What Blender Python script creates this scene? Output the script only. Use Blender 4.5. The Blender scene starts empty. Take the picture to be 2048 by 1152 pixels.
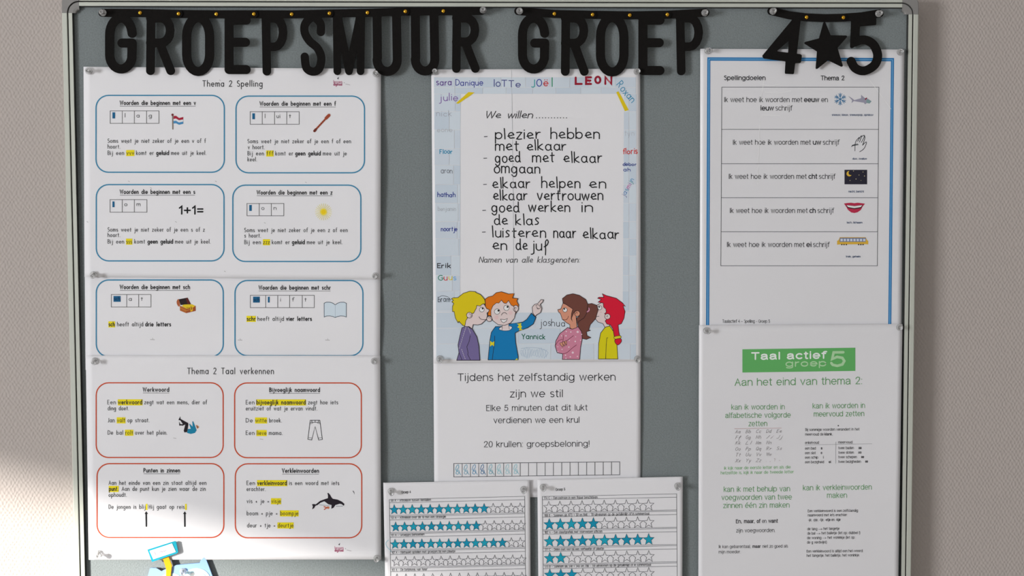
import bpy, math, random
import numpy as np
from mathutils import Vector, Matrix
from mathutils.geometry import tessellate_polygon
random.seed(4)
scene = bpy.context.scene
COL = scene.collection
PI = math.pi

# ------------------------------------------------------------------ camera
CAM = np.array([0.0, -1.452, 1.50])
PITCH, YAW, ROLL = -0.06129377, -0.0429528, -0.00395635
FPX = 50 / 36 * 2048
rot = (Matrix.Rotation(YAW, 3, 'Z') @ Matrix.Rotation(PI / 2 + PITCH, 3, 'X') @ Matrix.Rotation(ROLL, 3, 'Z'))
cd = bpy.data.cameras.new('camera'); cd.lens = 50; cd.sensor_width = 36; cd.clip_start = 0.05
cam = bpy.data.objects.new('camera', cd); COL.objects.link(cam)
cam.matrix_world = Matrix.Translation(CAM) @ rot.to_4x4()
scene.camera = cam
RM = np.array(rot)

# ------------------------------------------------------------------ light
scene.view_settings.view_transform = 'Standard'
scene.view_settings.look = 'None'
scene.view_settings.gamma = 1
scene.view_settings.use_curve_mapping = False
scene.view_settings.exposure = 0.0
W = bpy.data.worlds.new('room_light'); scene.world = W; W.use_nodes = True
W.node_tree.nodes['Background'].inputs[0].default_value = (0.93, 0.95, 1.0, 1)
W.node_tree.nodes['Background'].inputs[1].default_value = 0.30
SUN = Vector((1.0, 0.92, -0.28)).normalized()
sd = bpy.data.lights.new('sun', 'SUN'); sd.energy = 10.0; sd.angle = math.radians(1.3); sd.color = (1.0, 0.955, 0.88)
so = bpy.data.objects.new('sun', sd); COL.objects.link(so)
so.rotation_euler = SUN.to_track_quat('-Z', 'Y').to_euler(); so.location = (-4, -4, 4)
WX = -3.0                                        # the window wall
ad = bpy.data.lights.new('window_daylight', 'AREA'); ad.shape = 'RECTANGLE'
ad.size = 1.3; ad.size_y = 1.2; ad.energy = 165; ad.color = (0.97, 0.98, 1.0)
ao = bpy.data.objects.new('window_daylight', ad); COL.objects.link(ao)
ao.location = (WX - 0.12, -2.9, 1.62)
ao.rotation_euler = Vector((1, 0, 0)).to_track_quat('-Z', 'Y').to_euler()

# ------------------------------------------------------------------ pixel -> place on the board
def P(u, v, d):
    """point(s) seen at photo position (u, v) on the plane d metres in front of the board face (y = 0)"""
    u = np.asarray(u, float); v = np.asarray(v, float); d = np.asarray(d, float) + u * 0
    r = np.stack([(u - 1024) / FPX, (576 - v) / FPX, -np.ones_like(u)], -1) @ RM.T
    t = (-d - CAM[1]) / r[..., 1]
    return CAM + r * t[..., None]

# ------------------------------------------------------------------ materials
def lin(c):
    return tuple((x / 255 / 12.92) if x / 255 <= 0.04045 else ((x / 255 + 0.055) / 1.055) ** 2.4 for x in c) + (1,)
MATS = {}
def flat(c, rough=0.65, spec=0.25):
    k = ('f', tuple(c), rough, spec)
    if k not in MATS:
        m = bpy.data.materials.new('ink_%d_%d_%d' % tuple(c)); m.use_nodes = True
        b = m.node_tree.nodes['Principled BSDF']
        b.inputs['Base Color'].default_value = lin(c); b.inputs['Roughness'].default_value = rough
        b.inputs['Specular IOR Level'].default_value = spec
        MATS[k] = m
    return MATS[k]
def pmat(name, c, rough=0.6, spec=0.3, metal=0, coat=0, noise=None, bump=None, var=0.0):
    m = bpy.data.materials.new(name); m.use_nodes = True; nt = m.node_tree
    b = nt.nodes['Principled BSDF']
    b.inputs['Base Color'].default_value = lin(c); b.inputs['Roughness'].default_value = rough
    b.inputs['Specular IOR Level'].default_value = spec; b.inputs['Metallic'].default_value = metal
    b.inputs['Coat Weight'].default_value = coat; b.inputs['Coat Roughness'].default_value = 0.25
    if noise:
        tc = nt.nodes.new('ShaderNodeTexCoord'); n = nt.nodes.new('ShaderNodeTexNoise')
        n.inputs['Scale'].default_value = noise; n.inputs['Detail'].default_value = 3
        nt.links.new(tc.outputs['Object'], n.inputs['Vector'])
        if var:
            mx = nt.nodes.new('ShaderNodeMix'); mx.data_type = 'RGBA'
            l = lin(c); mx.inputs[6].default_value = tuple(x * (1 - var) for x in l[:3]) + (1,)
            mx.inputs[7].default_value = tuple(min(1, x * (1 + var)) for x in l[:3]) + (1,)
            nt.links.new(n.outputs['Fac'], mx.inputs[0]); nt.links.new(mx.outputs[2], b.inputs['Base Color'])
        if bump:
            bp = nt.nodes.new('ShaderNodeBump'); bp.inputs['Strength'].default_value = 1.0
            bp.inputs['Distance'].default_value = bump
            nt.links.new(n.outputs['Fac'], bp.inputs['Height']); nt.links.new(bp.outputs[0], b.inputs['Normal'])
    return m

M_paper = pmat('white_paper', (231, 230, 233), 0.62, 0.25, noise=16, bump=0.0008, var=0.008)
M_sleeve = pmat('paper_in_clear_sleeve', (226, 225, 228), 0.5, 0.3, coat=0.35, noise=12, bump=0.0010, var=0.008)
M_board = pmat('grey_felt', (126, 133, 134), 0.95, 0.1, noise=700, bump=0.0004, var=0.3)
M_alu = pmat('painted_aluminium', (196, 199, 189), 0.42, 0.4, metal=0.15, noise=40, var=0.02)
M_groove = pmat('dark_groove', (50, 51, 50), 0.7)
M_cap = pmat('grey_plastic', (134, 132, 130), 0.45, 0.4)
M_black = pmat('black_felt_card', (19, 17, 16), 0.9, 0.15, noise=500, bump=0.0002, var=0.25)
M_brass = pmat('brass', (226, 170, 50), 0.22, 0.5, metal=0.9)
M_steel = pmat('steel', (120, 118, 114), 0.3, 0.5, metal=0.9)
M_floor = pmat('grey_linoleum', (150, 145, 138), 0.5, 0.3, noise=30, var=0.08)
M_ceil = pmat('white_ceiling', (232, 232, 230), 0.9, 0.1, noise=200, var=0.03)
def clear_mat():
    m = bpy.data.materials.new('clear_plastic'); m.use_nodes = True
    b = m.node_tree.nodes['Principled BSDF']
    b.inputs['Base Color'].default_value = (0.97, 0.97, 0.97, 1); b.inputs['Roughness'].default_value = 0.2
    b.inputs['Transmission Weight'].default_value = 0.82; b.inputs['IOR'].default_value = 1.46
    return m
M_clear = clear_mat()
def wallpaper():
    m = bpy.data.materials.new('woven_wallpaper'); m.use_nodes = True; nt = m.node_tree
    b = nt.nodes['Principled BSDF']; b.inputs['Roughness'].default_value = 0.8
    b.inputs['Specular IOR Level'].default_value = 0.2
    tc = nt.nodes.new('ShaderNodeTexCoord')
    nz = nt.nodes.new('ShaderNodeTexNoise'); nz.inputs['Scale'].default_value = 150; nz.inputs['Detail'].default_value = 1
    nt.links.new(tc.outputs['Object'], nz.inputs['Vector'])
    wob = nt.nodes.new('ShaderNodeVectorMath'); wob.operation = 'MULTIPLY_ADD'
    wob.inputs[1].default_value = (.0034, 0, .0060)
    nt.links.new(nz.outputs['Color'], wob.inputs[0]); nt.links.new(tc.outputs['Object'], wob.inputs[2])
    sp = nt.nodes.new('ShaderNodeSeparateXYZ'); nt.links.new(wob.outputs[0], sp.inputs[0])
    cs = []
    for k, lam in (('X', .0044), ('Z', .0068)):
        mu = nt.nodes.new('ShaderNodeMath'); mu.operation = 'MULTIPLY'; mu.inputs[1].default_value = 2 * PI / lam
        nt.links.new(sp.outputs[k], mu.inputs[0])
        co = nt.nodes.new('ShaderNodeMath'); co.operation = 'COSINE'; nt.links.new(mu.outputs[0], co.inputs[0]); cs.append(co)
    ad_ = nt.nodes.new('ShaderNodeMath'); ad_.operation = 'MULTIPLY'
    nt.links.new(cs[0].outputs[0], ad_.inputs[0]); nt.links.new(cs[1].outputs[0], ad_.inputs[1])
    bp = nt.nodes.new('ShaderNodeBump'); bp.inputs['Strength'].default_value = 0.8; bp.inputs['Distance'].default_value = 0.00024
    nt.links.new(ad_.outputs[0], bp.inputs['Height']); nt.links.new(bp.outputs[0], b.inputs['Normal'])
    b.inputs['Base Color'].default_value = lin((181, 172, 167))
    return m
M_wall = wallpaper()

# ------------------------------------------------------------------ object helpers
def mesh_obj(name, verts, faces, mats, parent=None, mi=None, smooth=False):
    me = bpy.data.meshes.new(name); me.from_pydata([tuple(map(float, v)) for v in verts], [], faces)
    for m in (mats if isinstance(mats, (list, tuple)) else [mats]): me.materials.append(m)
    if mi is not None: me.polygons.foreach_set('material_index', mi)
    if smooth: me.polygons.foreach_set('use_smooth', [True] * len(me.polygons))
    me.update()
    o = bpy.data.objects.new(name, me); COL.objects.link(o)
    if parent:
        o.parent = parent; o.matrix_parent_inverse = Matrix.Translation(-Vector(parent.location))
    return o
def thing(name, label, cat, loc, group=None):
    o = bpy.data.objects.new(name, None); COL.objects.link(o); o.location = tuple(map(float, loc))
    o.empty_display_size = 0.02
    o['label'] = label; o['category'] = cat
    if group: o['group'] = group
    return o
def box(x0, x1, y0, y1, z0, z1):
    v = [(x, y, z) for z in (z0, z1) for y in (y0, y1) for x in (x0, x1)]
    f = [(0, 2, 3, 1), (4, 5, 7, 6), (0, 1, 5, 4), (2, 6, 7, 3), (0, 4, 6, 2), (1, 3, 7, 5)]
    return v, f
def boxes(lst):
    V, Fc = [], []
    for b in lst:
        v, f = box(*b); n = len(V); V += v; Fc += [tuple(i + n for i in q) for q in f]
    return V, Fc

# ------------------------------------------------------------------ the room
WALLY = 0.024
def struct(name, v, f, m):
    o = mesh_obj(name, v, f, m); o['kind'] = 'structure'; return o
ZC = 2.75
struct('wall_back', *box(-3.15, 3.2, WALLY, WALLY + 0.15, 0, ZC), M_wall)
struct('floor', *box(-3.15, 3.2, -5.0, WALLY, -0.1, 0), M_floor)
struct('ceiling', *box(-3.15, 3.2, -5.0, WALLY, ZC, ZC + 0.1), M_ceil)
pb = P(0, 975, -WALLY)                              # a point of the upper rim of the sunlit patch
head_z = float(pb[2] - SUN.z / SUN.x * (pb[0] - (WX - 0.15)))
WY0, WY1, SILL = -4.2, -1.4, 0.9
struct('wall_left', *boxes([(WX - 0.15, WX, WY1, WALLY, 0, ZC), (WX - 0.15, WX, -5.0, WY0, 0, ZC),
                            (WX - 0.15, WX, WY0, WY1, 0, SILL), (WX - 0.15, WX, WY0, WY1, head_z, ZC)]), M_ceil)
w1 = mesh_obj('window_1', *boxes([(WX - .12, WX - .06, WY1 - .05, WY1, SILL, head_z), (WX - .12, WX - .06, WY0, WY0 + .05, SILL, head_z),
                                  (WX - .12, WX - .06, WY0 + .05, WY1 - .05, SILL, SILL + .05), (WX - .16, WX + .04, WY0 + .05, WY1 - .05, SILL - .03, SILL)]), M_ceil)
w1['kind'] = 'structure'

# ------------------------------------------------------------------ the noticeboard
XL, XR = float(P(154.5, 400, .004)[0]), float(P(1811, 400, .004)[0])      # inner edges of the frame
ZT = float(P(1000, 15, .004)[2]); ZB = ZT - 1.17
RW = 0.0108                                          # visible width of the frame
board = thing('noticeboard', 'grey felt noticeboard in a thin pale aluminium frame on the wallpapered wall', 'noticeboard', ((XL + XR) / 2, 0, ZB))
mesh_obj('felt_panel', *box(XL - .004, XR + .004, 0, 0.010, ZB - .004, ZT + .004), M_board, board)
def rail(a, b, outward, label=None):
    """profile swept from a to b (inner-edge points, xz); outward = unit vector to the outside"""
    prof = [(0.0, 0.0), (0.0, -.0036), (.0007, -.0036), (.0008, -.0047), (.0042, -.0047), (.0046, -.0042), (.0046, -.0016), (.0056, -.0016),
            (.0056, -.0044), (.0061, -.0052), (RW - .0008, -.0052), (RW, -.0044), (RW, WALLY)]
    V = []
    for p in (a, b):
        for o_, y in prof: V.append((p[0] + outward[0] * o_, y, p[1] + outward[1] * o_))
    n = len(prof); Fc = []; mi = []
    for i in range(n - 1):
        Fc.append((i, i + 1, n + i + 1, n + i)); mi.append(1 if i in (0, 1, 5, 6, 7) else 0)
    Fc.append(tuple(range(n))); mi.append(0); Fc.append(tuple(range(2 * n - 1, n - 1, -1))); mi.append(0)
    return mesh_obj('frame_rail', V, Fc, [M_alu, M_groove], board, mi)
CS = 0.0063                                          # corner cap reach along the rails
rail((XL, ZB + CS), (XL, ZT - CS), (-1, 0)); rail((XR, ZT - CS), (XR, ZB + CS), (1, 0))
rail((XL + CS, ZT), (XR - CS, ZT), (0, 1)); rail((XR - CS, ZB), (XL + CS, ZB), (0, -1))
def corner(cx, cz, sx, sz):
    """plastic corner: a rounded outer body, a groove line, and a fillet over the felt"""
    V, Fc, mi = [], [], []; q = CS; NA = 10
    prof = [(q - .0030, 0), (q - .0030, -.0036), (q - .0022, -.0043), (q, -.0047), (q + .0042, -.0047), (q + .0046, -.0042), (q + .0046, -.0016), (q + .0056, -.0016)]
    for i in range(NA + 1):
        a = PI / 2 * i / NA
        for r, y in prof: V.append((cx - sx * CS + sx * r * math.cos(a), y, cz - sz * CS + sz * r * math.sin(a)))
    k = len(prof)
    for i in range(NA):
        for j in range(k - 1): Fc.append((k * i + j, k * i + j + 1, k * i + k + j + 1, k * i + k + j)); mi.append(1 if j >= 5 else 0)
    # outer part: from the groove arc out to the square corner with a rounded tip
    N = 10; n = len(V); R = q + RW
    for i in range(N + 1):
        a = PI / 2 * i / N; c, s = math.cos(a), math.sin(a)
        r1 = q + .0056; k = (c ** 6 + s ** 6) ** (-1 / 6)
        for r, y in ((r1, -.0020), (r1, -.0056), (R * k - .0008, -.0056), (R * k, -.0048), (R * k, WALLY)):
            V.append((cx - sx * CS + sx * r * c, y, cz - sz * CS + sz * r * s))
    for i in range(N):
        for j in range(4): Fc.append((n + 5 * i + j, n + 5 * i + j + 1, n + 5 * i + 6 + j, n + 5 * i + 5 + j)); mi.append(0)
    mesh_obj('corner_cap', V, Fc, [M_cap, M_groove], board, mi)
corner(XL, ZT, -1, 1); corner(XR, ZT, 1, 1); corner(XL, ZB, -1, -1); corner(XR, ZB, 1, -1)

# ------------------------------------------------------------------ print: strokes, fills, lettering (in photo coordinates of the sheet)
def catmull(pts, closed=False, n=5):
    pts = [np.array(p, float) for p in pts]; out = []
    N = len(pts); rng = range(N if closed else N - 1)
    for i in rng:
        p0 = pts[(i - 1) % N] if (closed or i > 0) else pts[0]
        p1 = pts[i]; p2 = pts[(i + 1) % N]
        p3 = pts[(i + 2) % N] if (closed or i + 2 < N) else pts[-1]
        for k in range(n):
            t = k / n
            out.append(0.5 * (2 * p1 + (p2 - p0) * t + (2 * p0 - 5 * p1 + 4 * p2 - p3) * t * t + (3 * p1 - p0 - 3 * p2 + p3) * t ** 3))
    if not closed: out.append(pts[-1])
    return out
def resample(pts, step, closed):
    out = []; N = len(pts)
    for i in range(N if closed else N - 1):
        a = np.array(pts[i], float); b = np.array(pts[(i + 1) % N], float)
        k = max(1, int(np.linalg.norm(b - a) / step))
        for j in range(k): out.append(a + (b - a) * j / k)
    if not closed: out.append(np.array(pts[-1], float))
    return out
def ribbon(pts, w, closed=False):
    """mitred strip with rounded ends; returns verts, faces"""
    q = [np.array(pts[0], float)]
    for p in pts[1:]:
        p = np.array(p, float)
        if np.linalg.norm(p - q[-1]) > 1e-4: q.append(p)
    if closed and len(q) > 2 and np.linalg.norm(q[0] - q[-1]) < 1e-4: q.pop()
    n = len(q); h = w / 2
    if n == 1:
        c = q[0]; V = [c + h * np.array((math.cos(a), math.sin(a))) for a in np.arange(8) * PI / 4]
        return V, [tuple(range(8))]
    V, Fc = [], []
    for i in range(n):
        a = q[i] - q[i - 1] if (i > 0 or closed) else q[1] - q[0]
        b = q[(i + 1) % n] - q[i] if (i < n - 1 or closed) else a
        a = a / (np.linalg.norm(a) + 1e-9); b = b / (np.linalg.norm(b) + 1e-9)
        t = a + b; L = np.linalg.norm(t); t = t / L if L > 1e-3 else a
        nn = np.array((-t[1], t[0])); c = max(0.5, abs(float(np.dot(t, a))))
        V += [q[i] + nn * h / c, q[i] - nn * h / c]
    for i in range(n if closed else n - 1):
        j = (i + 1) % n; Fc.append((2 * i, 2 * i + 1, 2 * j + 1, 2 * j))
    if not closed:
        for i, k in ((0, 1), (n - 1, n - 2)):
            d = q[i] - q[k]; d = d / np.linalg.norm(d); m = len(V); nn = np.array((-d[1], d[0]))
            V += [q[i] + h * (nn * math.cos(s) + d * math.sin(s)) for s in (PI / 4, PI / 2, PI * 3 / 4)]
            if i == 0: Fc.append((1, m, m + 1, m + 2, 0)) if np.dot(V[1] - q[i], nn) > 0 else Fc.append((0, m, m + 1, m + 2, 1))
            else:
                A, B = 2 * i, 2 * i + 1
                Fc.append((A, m, m + 1, m + 2, B) if np.dot(V[A] - q[i], nn) > 0 else (B, m, m + 1, m + 2, A))
    return V, Fc

# single-stroke alphabet (x-height 1, baseline 0)
def A(cx, cy, rx, ry, a0, a1, n=10):
    return [(cx + rx * math.cos(math.radians(a0 + (a1 - a0) * i / n)), cy + ry * math.sin(math.radians(a0 + (a1 - a0) * i / n))) for i in range(n + 1)]
O = lambda: A(.45, .5, .45, .5, 0, 360, 14)
G = {
 'a': (.95, [O(), [(.9, 1), (.9, 0)]]), 'b': (.9, [[(0, 1.7), (0, 0)], O()]), 'c': (.8, [A(.45, .5, .45, .5, 45, 315)]),
 'd': (.95, [O(), [(.9, 1.7), (.9, 0)]]), 'e': (.9, [[(0, .5)] + A(.45, .5, .45, .5, 0, 315, 12)]),
 'f': (.5, [A(.5, 1.4, .28, .3, 60, 180, 5) + [(.22, 0)], [(0, 1), (.5, 1)]]),
 'g': (.95, [O(), [(.9, 1)] + A(.45, -.25, .45, .4, 0, -145, 7)]), 'h': (.85, [[(0, 1.7), (0, 0)], A(.42, .6, .42, .4, 180, 0, 7) + [(.84, 0)]]),
 'i': (.1, [[(.05, 1), (.05, 0)], [(.05, 1.38), (.05, 1.42)]]), 'j': (.3, [[(.3, 1)] + A(0, -.3, .3, .35, 0, -110, 5), [(.3, 1.38), (.3, 1.42)]]),
 'k': (.7, [[(0, 1.7), (0, 0)], [(.65, 1), (.02, .42)], [(.2, .58), (.7, 0)]]), 'l': (.1, [[(.05, 1.7), (.05, 0)]]),
 'm': (1.3, [[(0, 1), (0, 0)], A(.32, .65, .32, .35, 180, 0, 6) + [(.64, 0)], A(.96, .65, .32, .35, 180, 0, 6) + [(1.28, 0)]]),
 'n': (.8, [[(0, 1), (0, 0)], A(.4, .6, .4, .4, 180, 0, 7) + [(.8, 0)]]), 'o': (.9, [O()]),
 'p': (.9, [[(0, 1), (0, -.7)], O()]), 'q': (.95, [O(), [(.9, 1), (.9, -.7)]]), 'r': (.5, [[(0, 1), (0, 0)], A(.4, .55, .4, .45, 180, 75, 5)]),
 's': (.65, [A(.33, .75, .3, .25, 40, 250, 7) + A(.33, .25, .32, .25, 70, -140, 7)]), 't': (.5, [[(.22, 1.45), (.22, 0)], [(0, 1), (.5, 1)]]),
 'u': (.8, [[(0, 1)] + A(.4, .4, .4, .4, 180, 360, 7) + [(.8, 1)], [(.8, 1), (.8, 0)]]), 'v': (.8, [[(0, 1), (.4, 0), (.8, 1)]]),
 'w': (1.2, [[(0, 1), (.3, 0), (.6, 1), (.9, 0), (1.2, 1)]]), 'x': (.75, [[(0, 1), (.75, 0)], [(.75, 1), (0, 0)]]),
 'y': (.8, [[(0, 1), (.4, 0)], [(.8, 1), (.25, -.65)]]), 'z': (.7, [[(0, 1), (.7, 1), (0, 0), (.7, 0)]]),
 'A': (1.1, [[(0, 0), (.55, 1.6), (1.1, 0)], [(.2, .55), (.9, .55)]]), 'B': (.8, [[(0, 0), (0, 1.6), (.4, 1.6)] + A(.4, 1.22, .35, .38, 90, -90, 6) + [(0, .84)], [(.4, .84)] + A(.4, .42, .42, .42, 90, -90, 6) + [(0, 0)]]),
 'C': (1.1, [A(.7, .8, .7, .8, 50, 310, 12)]), 'D': (1.0, [[(0, 0), (0, 1.6), (.2, 1.6)] + A(.25, .8, .8, .8, 90, -90, 10) + [(0, 0)]]),
 'E': (.75, [[(.75, 1.6), (0, 1.6), (0, 0), (.75, 0)], [(0, .82), (.65, .82)]]), 'F': (.7, [[(.7, 1.6), (0, 1.6), (0, 0)], [(0, .82), (.6, .82)]]),
 'G': (1.2, [A(.7, .8, .65, .8, 50, 330, 12) + [(1.3, .75), (.8, .75)]]), 'H': (.95, [[(0, 1.6), (0, 0)], [(.95, 1.6), (.95, 0)], [(0, .82), (.95, .82)]]),
 'I': (.1, [[(.05, 1.6), (.05, 0)]]), 'J': (.5, [[(.5, 1.6)] + A(.22, .3, .28, .32, 0, -130, 5)]), 'K': (.85, [[(0, 1.6), (0, 0)], [(.8, 1.6), (.02, .7)], [(.22, .9), (.85, 0)]]),
 'L': (.7, [[(0, 1.6), (0, 0), (.7, 0)]]), 'M': (1.2, [[(0, 0), (.1, 1.6), (.6, .3), (1.1, 1.6), (1.2, 0)]]), 'N': (1.0, [[(0, 0), (0, 1.6), (1, 0), (1, 1.6)]]),
 'O': (1.3, [A(.65, .8, .65, .8, 0, 360, 16)]), 'P': (.8, [[(0, 0), (0, 1.6), (.35, 1.6)] + A(.35, 1.18, .42, .42, 90, -90, 7) + [(0, .76)]]),
 'Q': (1.3, [A(.65, .8, .65, .8, 0, 360, 16), [(.8, .4), (1.3, -.1)]]), 'R': (.9, [[(0, 0), (0, 1.6), (.35, 1.6)] + A(.35, 1.2, .42, .4, 90, -90, 7) + [(0, .8)], [(.35, .8), (.85, 0)]]),
 'S': (.8, [A(.4, 1.2, .38, .4, 45, 255, 8) + A(.4, .4, .42, .4, 75, -140, 8)]), 'T': (1.0, [[(0, 1.6), (1, 1.6)], [(.5, 1.6), (.5, 0)]]),
 'U': (1.0, [[(0, 1.6)] + A(.5, .5, .5, .5, 180, 360, 8) + [(1, 1.6)]]), 'V': (1.1, [[(0, 1.6), (.55, 0), (1.1, 1.6)]]), 'W': (1.6, [[(0, 1.6), (.4, 0), (.8, 1.5), (1.2, 0), (1.6, 1.6)]]),
 'X': (1.0, [[(0, 1.6), (1, 0)], [(1, 1.6), (0, 0)]]), 'Y': (1.0, [[(0, 1.6), (.5, .8), (1, 1.6)], [(.5, .8), (.5, 0)]]), 'Z': (.95, [[(0, 1.6), (.95, 1.6), (0, 0), (.95, 0)]]),
 '2': (.85, [A(.42, 1.2, .4, .4, 160, -30, 8) + [(0, 0), (.85, 0)]]), '.': (.1, [[(.05, 0), (.05, .04)]]), ',': (.15, [[(.1, .05), (0, -.25)]]),
 ':': (.1, [[(.05, .1), (.05, .14)], [(.05, .9), (.05, .94)]]), '+': (.6, [[(0, .5), (.6, .5)], [(.3, .8), (.3, .2)]]), '=': (.6, [[(0, .65), (.6, .65)], [(0, .35), (.6, .35)]]),
 '-': (.5, [[(0, .5), (.5, .5)]]), '?': (.6, [A(.3, 1.25, .3, .35, 160, -60, 7) + [(.3, .4)], [(.3, 0), (.3, .04)]]), ' ': (.75, []),
 'ë': (.9, [[(0, .5)] + A(.45, .5, .45, .5, 0, 315, 12), [(.2, 1.4), (.2, 1.45)], [(.7, 1.4), (.7, 1.45)]]),
 "'": (.1, [[(.05, 1.7), (.05, 1.4)]]),
}
# marker-pen variants: looped e, hooked f, slanted strokes
HW = dict(G)
HW['e'] = (.9, [[(0, .42), (.75, .62)] + A(.47, .55, .36, .45, 20, 300, 10) + [(.92, .15)]])
HW['r'] = (.6, [[(0, 1), (.03, 0)], [(.03, .45), (.25, .9), (.6, .95)]])
HW['a'] = (1.0, [A(.45, .5, .42, .48, 50, 400, 12), [(.86, .95), (.84, .3), (1.0, .02)]])
HW['d'] = (1.0, [A(.45, .5, .42, .48, 50, 400, 12), [(.82, 1.65), (.86, .3), (1.0, .02)]])
HW['f'] = (.75, [[(.1, .5), (.5, .75), (.72, 1.25), (.55, 1.6), (.3, 1.3), (.32, 0), (.3, -.75)]])
HW['k'] = (.8, [[(0, 1.7), (.02, 0)], [(.7, .95), (.1, .45), (.8, .02)]])
HW['l'] = (.12, [[(.0, 1.7), (.06, .8), (.1, 0)]])
HW['t'] = (.6, [[(.25, 1.5), (.25, .15), (.4, 0)], [(0, 1.02), (.6, 1.05)]])
HW['s'] = (.65, [[(.6, .92), (.35, 1.02), (.12, .82), (.3, .56), (.55, .35), (.45, .08), (.05, .02)]])
HW['g'] = (1.0, [A(.42, .5, .42, .48, 40, 400, 12), [(.84, .9), (.86, -.1), (.65, -.48), (.3, -.5), (.05, -.25)]])

# upright sans lettering for the printed sheets, from the same skeletons
def remap(st_, asc=.52, desc=.58):
    return [[(x, 1 + (y - 1) * asc if y > 1.02 else (y * desc if y < 0 else y)) for x, y in s_] for s_ in st_]
SA = {}
for k_, (a_, st_) in G.items():
    SA[k_] = (a_ * (.93 if k_.isupper() else 1), [[(x * (.93 if k_.isupper() else 1), y) for x, y in s_] for s_ in remap(st_)])
SA[' '] = (.42, [])
SA['a'] = (.9, [[(.04, .74), (.12, .9), (.4, 1.0), (.7, .92), (.78, .7), (.78, .2), (.86, 0)], [(.78, .6), (.35, .52), (.08, .42), (.0, .24), (.12, .04), (.35, -.02), (.62, .08), (.78, .3)]])
SA['i'] = (.1, [[(.05, 1), (.05, 0)], [(.05, 1.32), (.05, 1.37)]]); SA['j'] = (.2, [[(.15, 1), (.15, -.25), (.05, -.38), (-.08, -.38)], [(.15, 1.32), (.15, 1.37)]])
SA['y'] = (.8, [[(0, 1), (.4, .05)], [(.8, 1), (.38, -.15), (.25, -.36), (.05, -.36)]]); SA['r'] = (.45, [[(0, 1), (0, 0)], [(0, .55), (.12, .88), (.45, .98)]])
SA['t'] = (.45, [[(.2, 1.3), (.2, .15), (.28, .02), (.45, .02)], [(0, 1), (.45, 1)]]); SA['T'] = (1.0, [[(0, 1.34), (1, 1.34)], [(.5, 1.34), (.5, 0)]])
SA['é'] = (.9, SA['e'][1] + [[(.4, 1.18), (.62, 1.42)]]); SA['–'] = (.9, [[(0, .5), (.9, .5)]]); SA['!'] = (.1, [[(.05, 1.36), (.05, .38)], [(.05, 0), (.05, .05)]])
SA['('] = (.3, [[(.3, 1.4), (.06, .9), (.0, .5), (.06, .1), (.3, -.35)]]); SA[')'] = (.3, [[(0, 1.4), (.24, .9), (.3, .5), (.24, .1), (0, -.35)]])
SA[':'] = (.1, [[(.05, .02), (.05, .06)], [(.05, .9), (.05, .94)]])
SA['='] = (.8, [[(0, .88), (.8, .88)], [(0, .4), (.8, .4)]]); SA['+'] = (.9, [[(0, .64), (.9, .64)], [(.45, 1.08), (.45, .2)]])
SA['0'] = (.8, [A(.4, .67, .4, .68, 0, 360, 14)]); SA['1'] = (.5, [[(.05, 1.05), (.4, 1.36), (.4, 0)]])
SA['2'] = (.82, [[(.04, 1.0), (.12, 1.22), (.4, 1.36), (.7, 1.24), (.76, .98), (.6, .68), (.04, .02), (.8, .02)]])
SA['3'] = (.8, [[(.05, 1.1), (.2, 1.32), (.5, 1.34), (.7, 1.1), (.6, .8), (.35, .72), (.65, .62), (.78, .36), (.62, .06), (.3, -.01), (.03, .2)]])
SA['4'] = (.85, [[(.62, 0), (.62, 1.34), (0, .4), (.85, .4)]]); SA['5'] = (.82, [[(.74, 1.34), (.16, 1.34), (.07, .68), (.36, .88), (.68, .78), (.8, .46), (.68, .12), (.38, -.01), (.1, .1), (.02, .28)]])
SA['6'] = (.8, [[(.74, 1.1), (.5, 1.35), (.2, 1.22), (.03, .75), (.06, .25), (.35, 0), (.68, .1), (.78, .42), (.6, .78), (.3, .82), (.06, .5)]])
SA['7'] = (.8, [[(0, 1.34), (.8, 1.34), (.42, .7), (.28, 0)]]); SA['8'] = (.8, [A(.4, 1.02, .33, .33, 270, 630, 12), A(.4, .35, .4, .36, 90, 450, 12)])
SA['9'] = (.8, [[(.06, .25), (.3, 0), (.6, .12), (.78, .6), (.74, 1.1), (.45, 1.35), (.12, 1.24), (.02, .92), (.2, .58), (.5, .54), (.75, .85)]])

def refine(V, Fc, mx=15.0):
    """split large faces so that the print follows the paper's curl"""
    V = [(float(p[0]), float(p[1])) for p in V]; out = []; st = []; mid = {}
    for f in Fc:
        xs = [V[i][0] for i in f]; ys = [V[i][1] for i in f]
        if max(xs) - min(xs) <= mx and max(ys) - min(ys) <= mx: out.append(f)
        else: st += [(f[0], f[i], f[i + 1]) for i in range(1, len(f) - 1)]
    while st:
        t = st.pop(); L = [(V[t[i]][0] - V[t[(i + 1) % 3]][0]) ** 2 + (V[t[i]][1] - V[t[(i + 1) % 3]][1]) ** 2 for i in range(3)]
        k = L.index(max(L))
        if L[k] <= (mx * 1.4) ** 2: out.append(t); continue
        a, b, c = t[k], t[(k + 1) % 3], t[(k + 2) % 3]; key = (min(a, b), max(a, b))
        if key not in mid: mid[key] = len(V); V.append(((V[a][0] + V[b][0]) / 2, (V[a][1] + V[b][1]) / 2))
        m = mid[key]; st += [(a, m, c), (m, b, c)]
    return V, out

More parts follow.
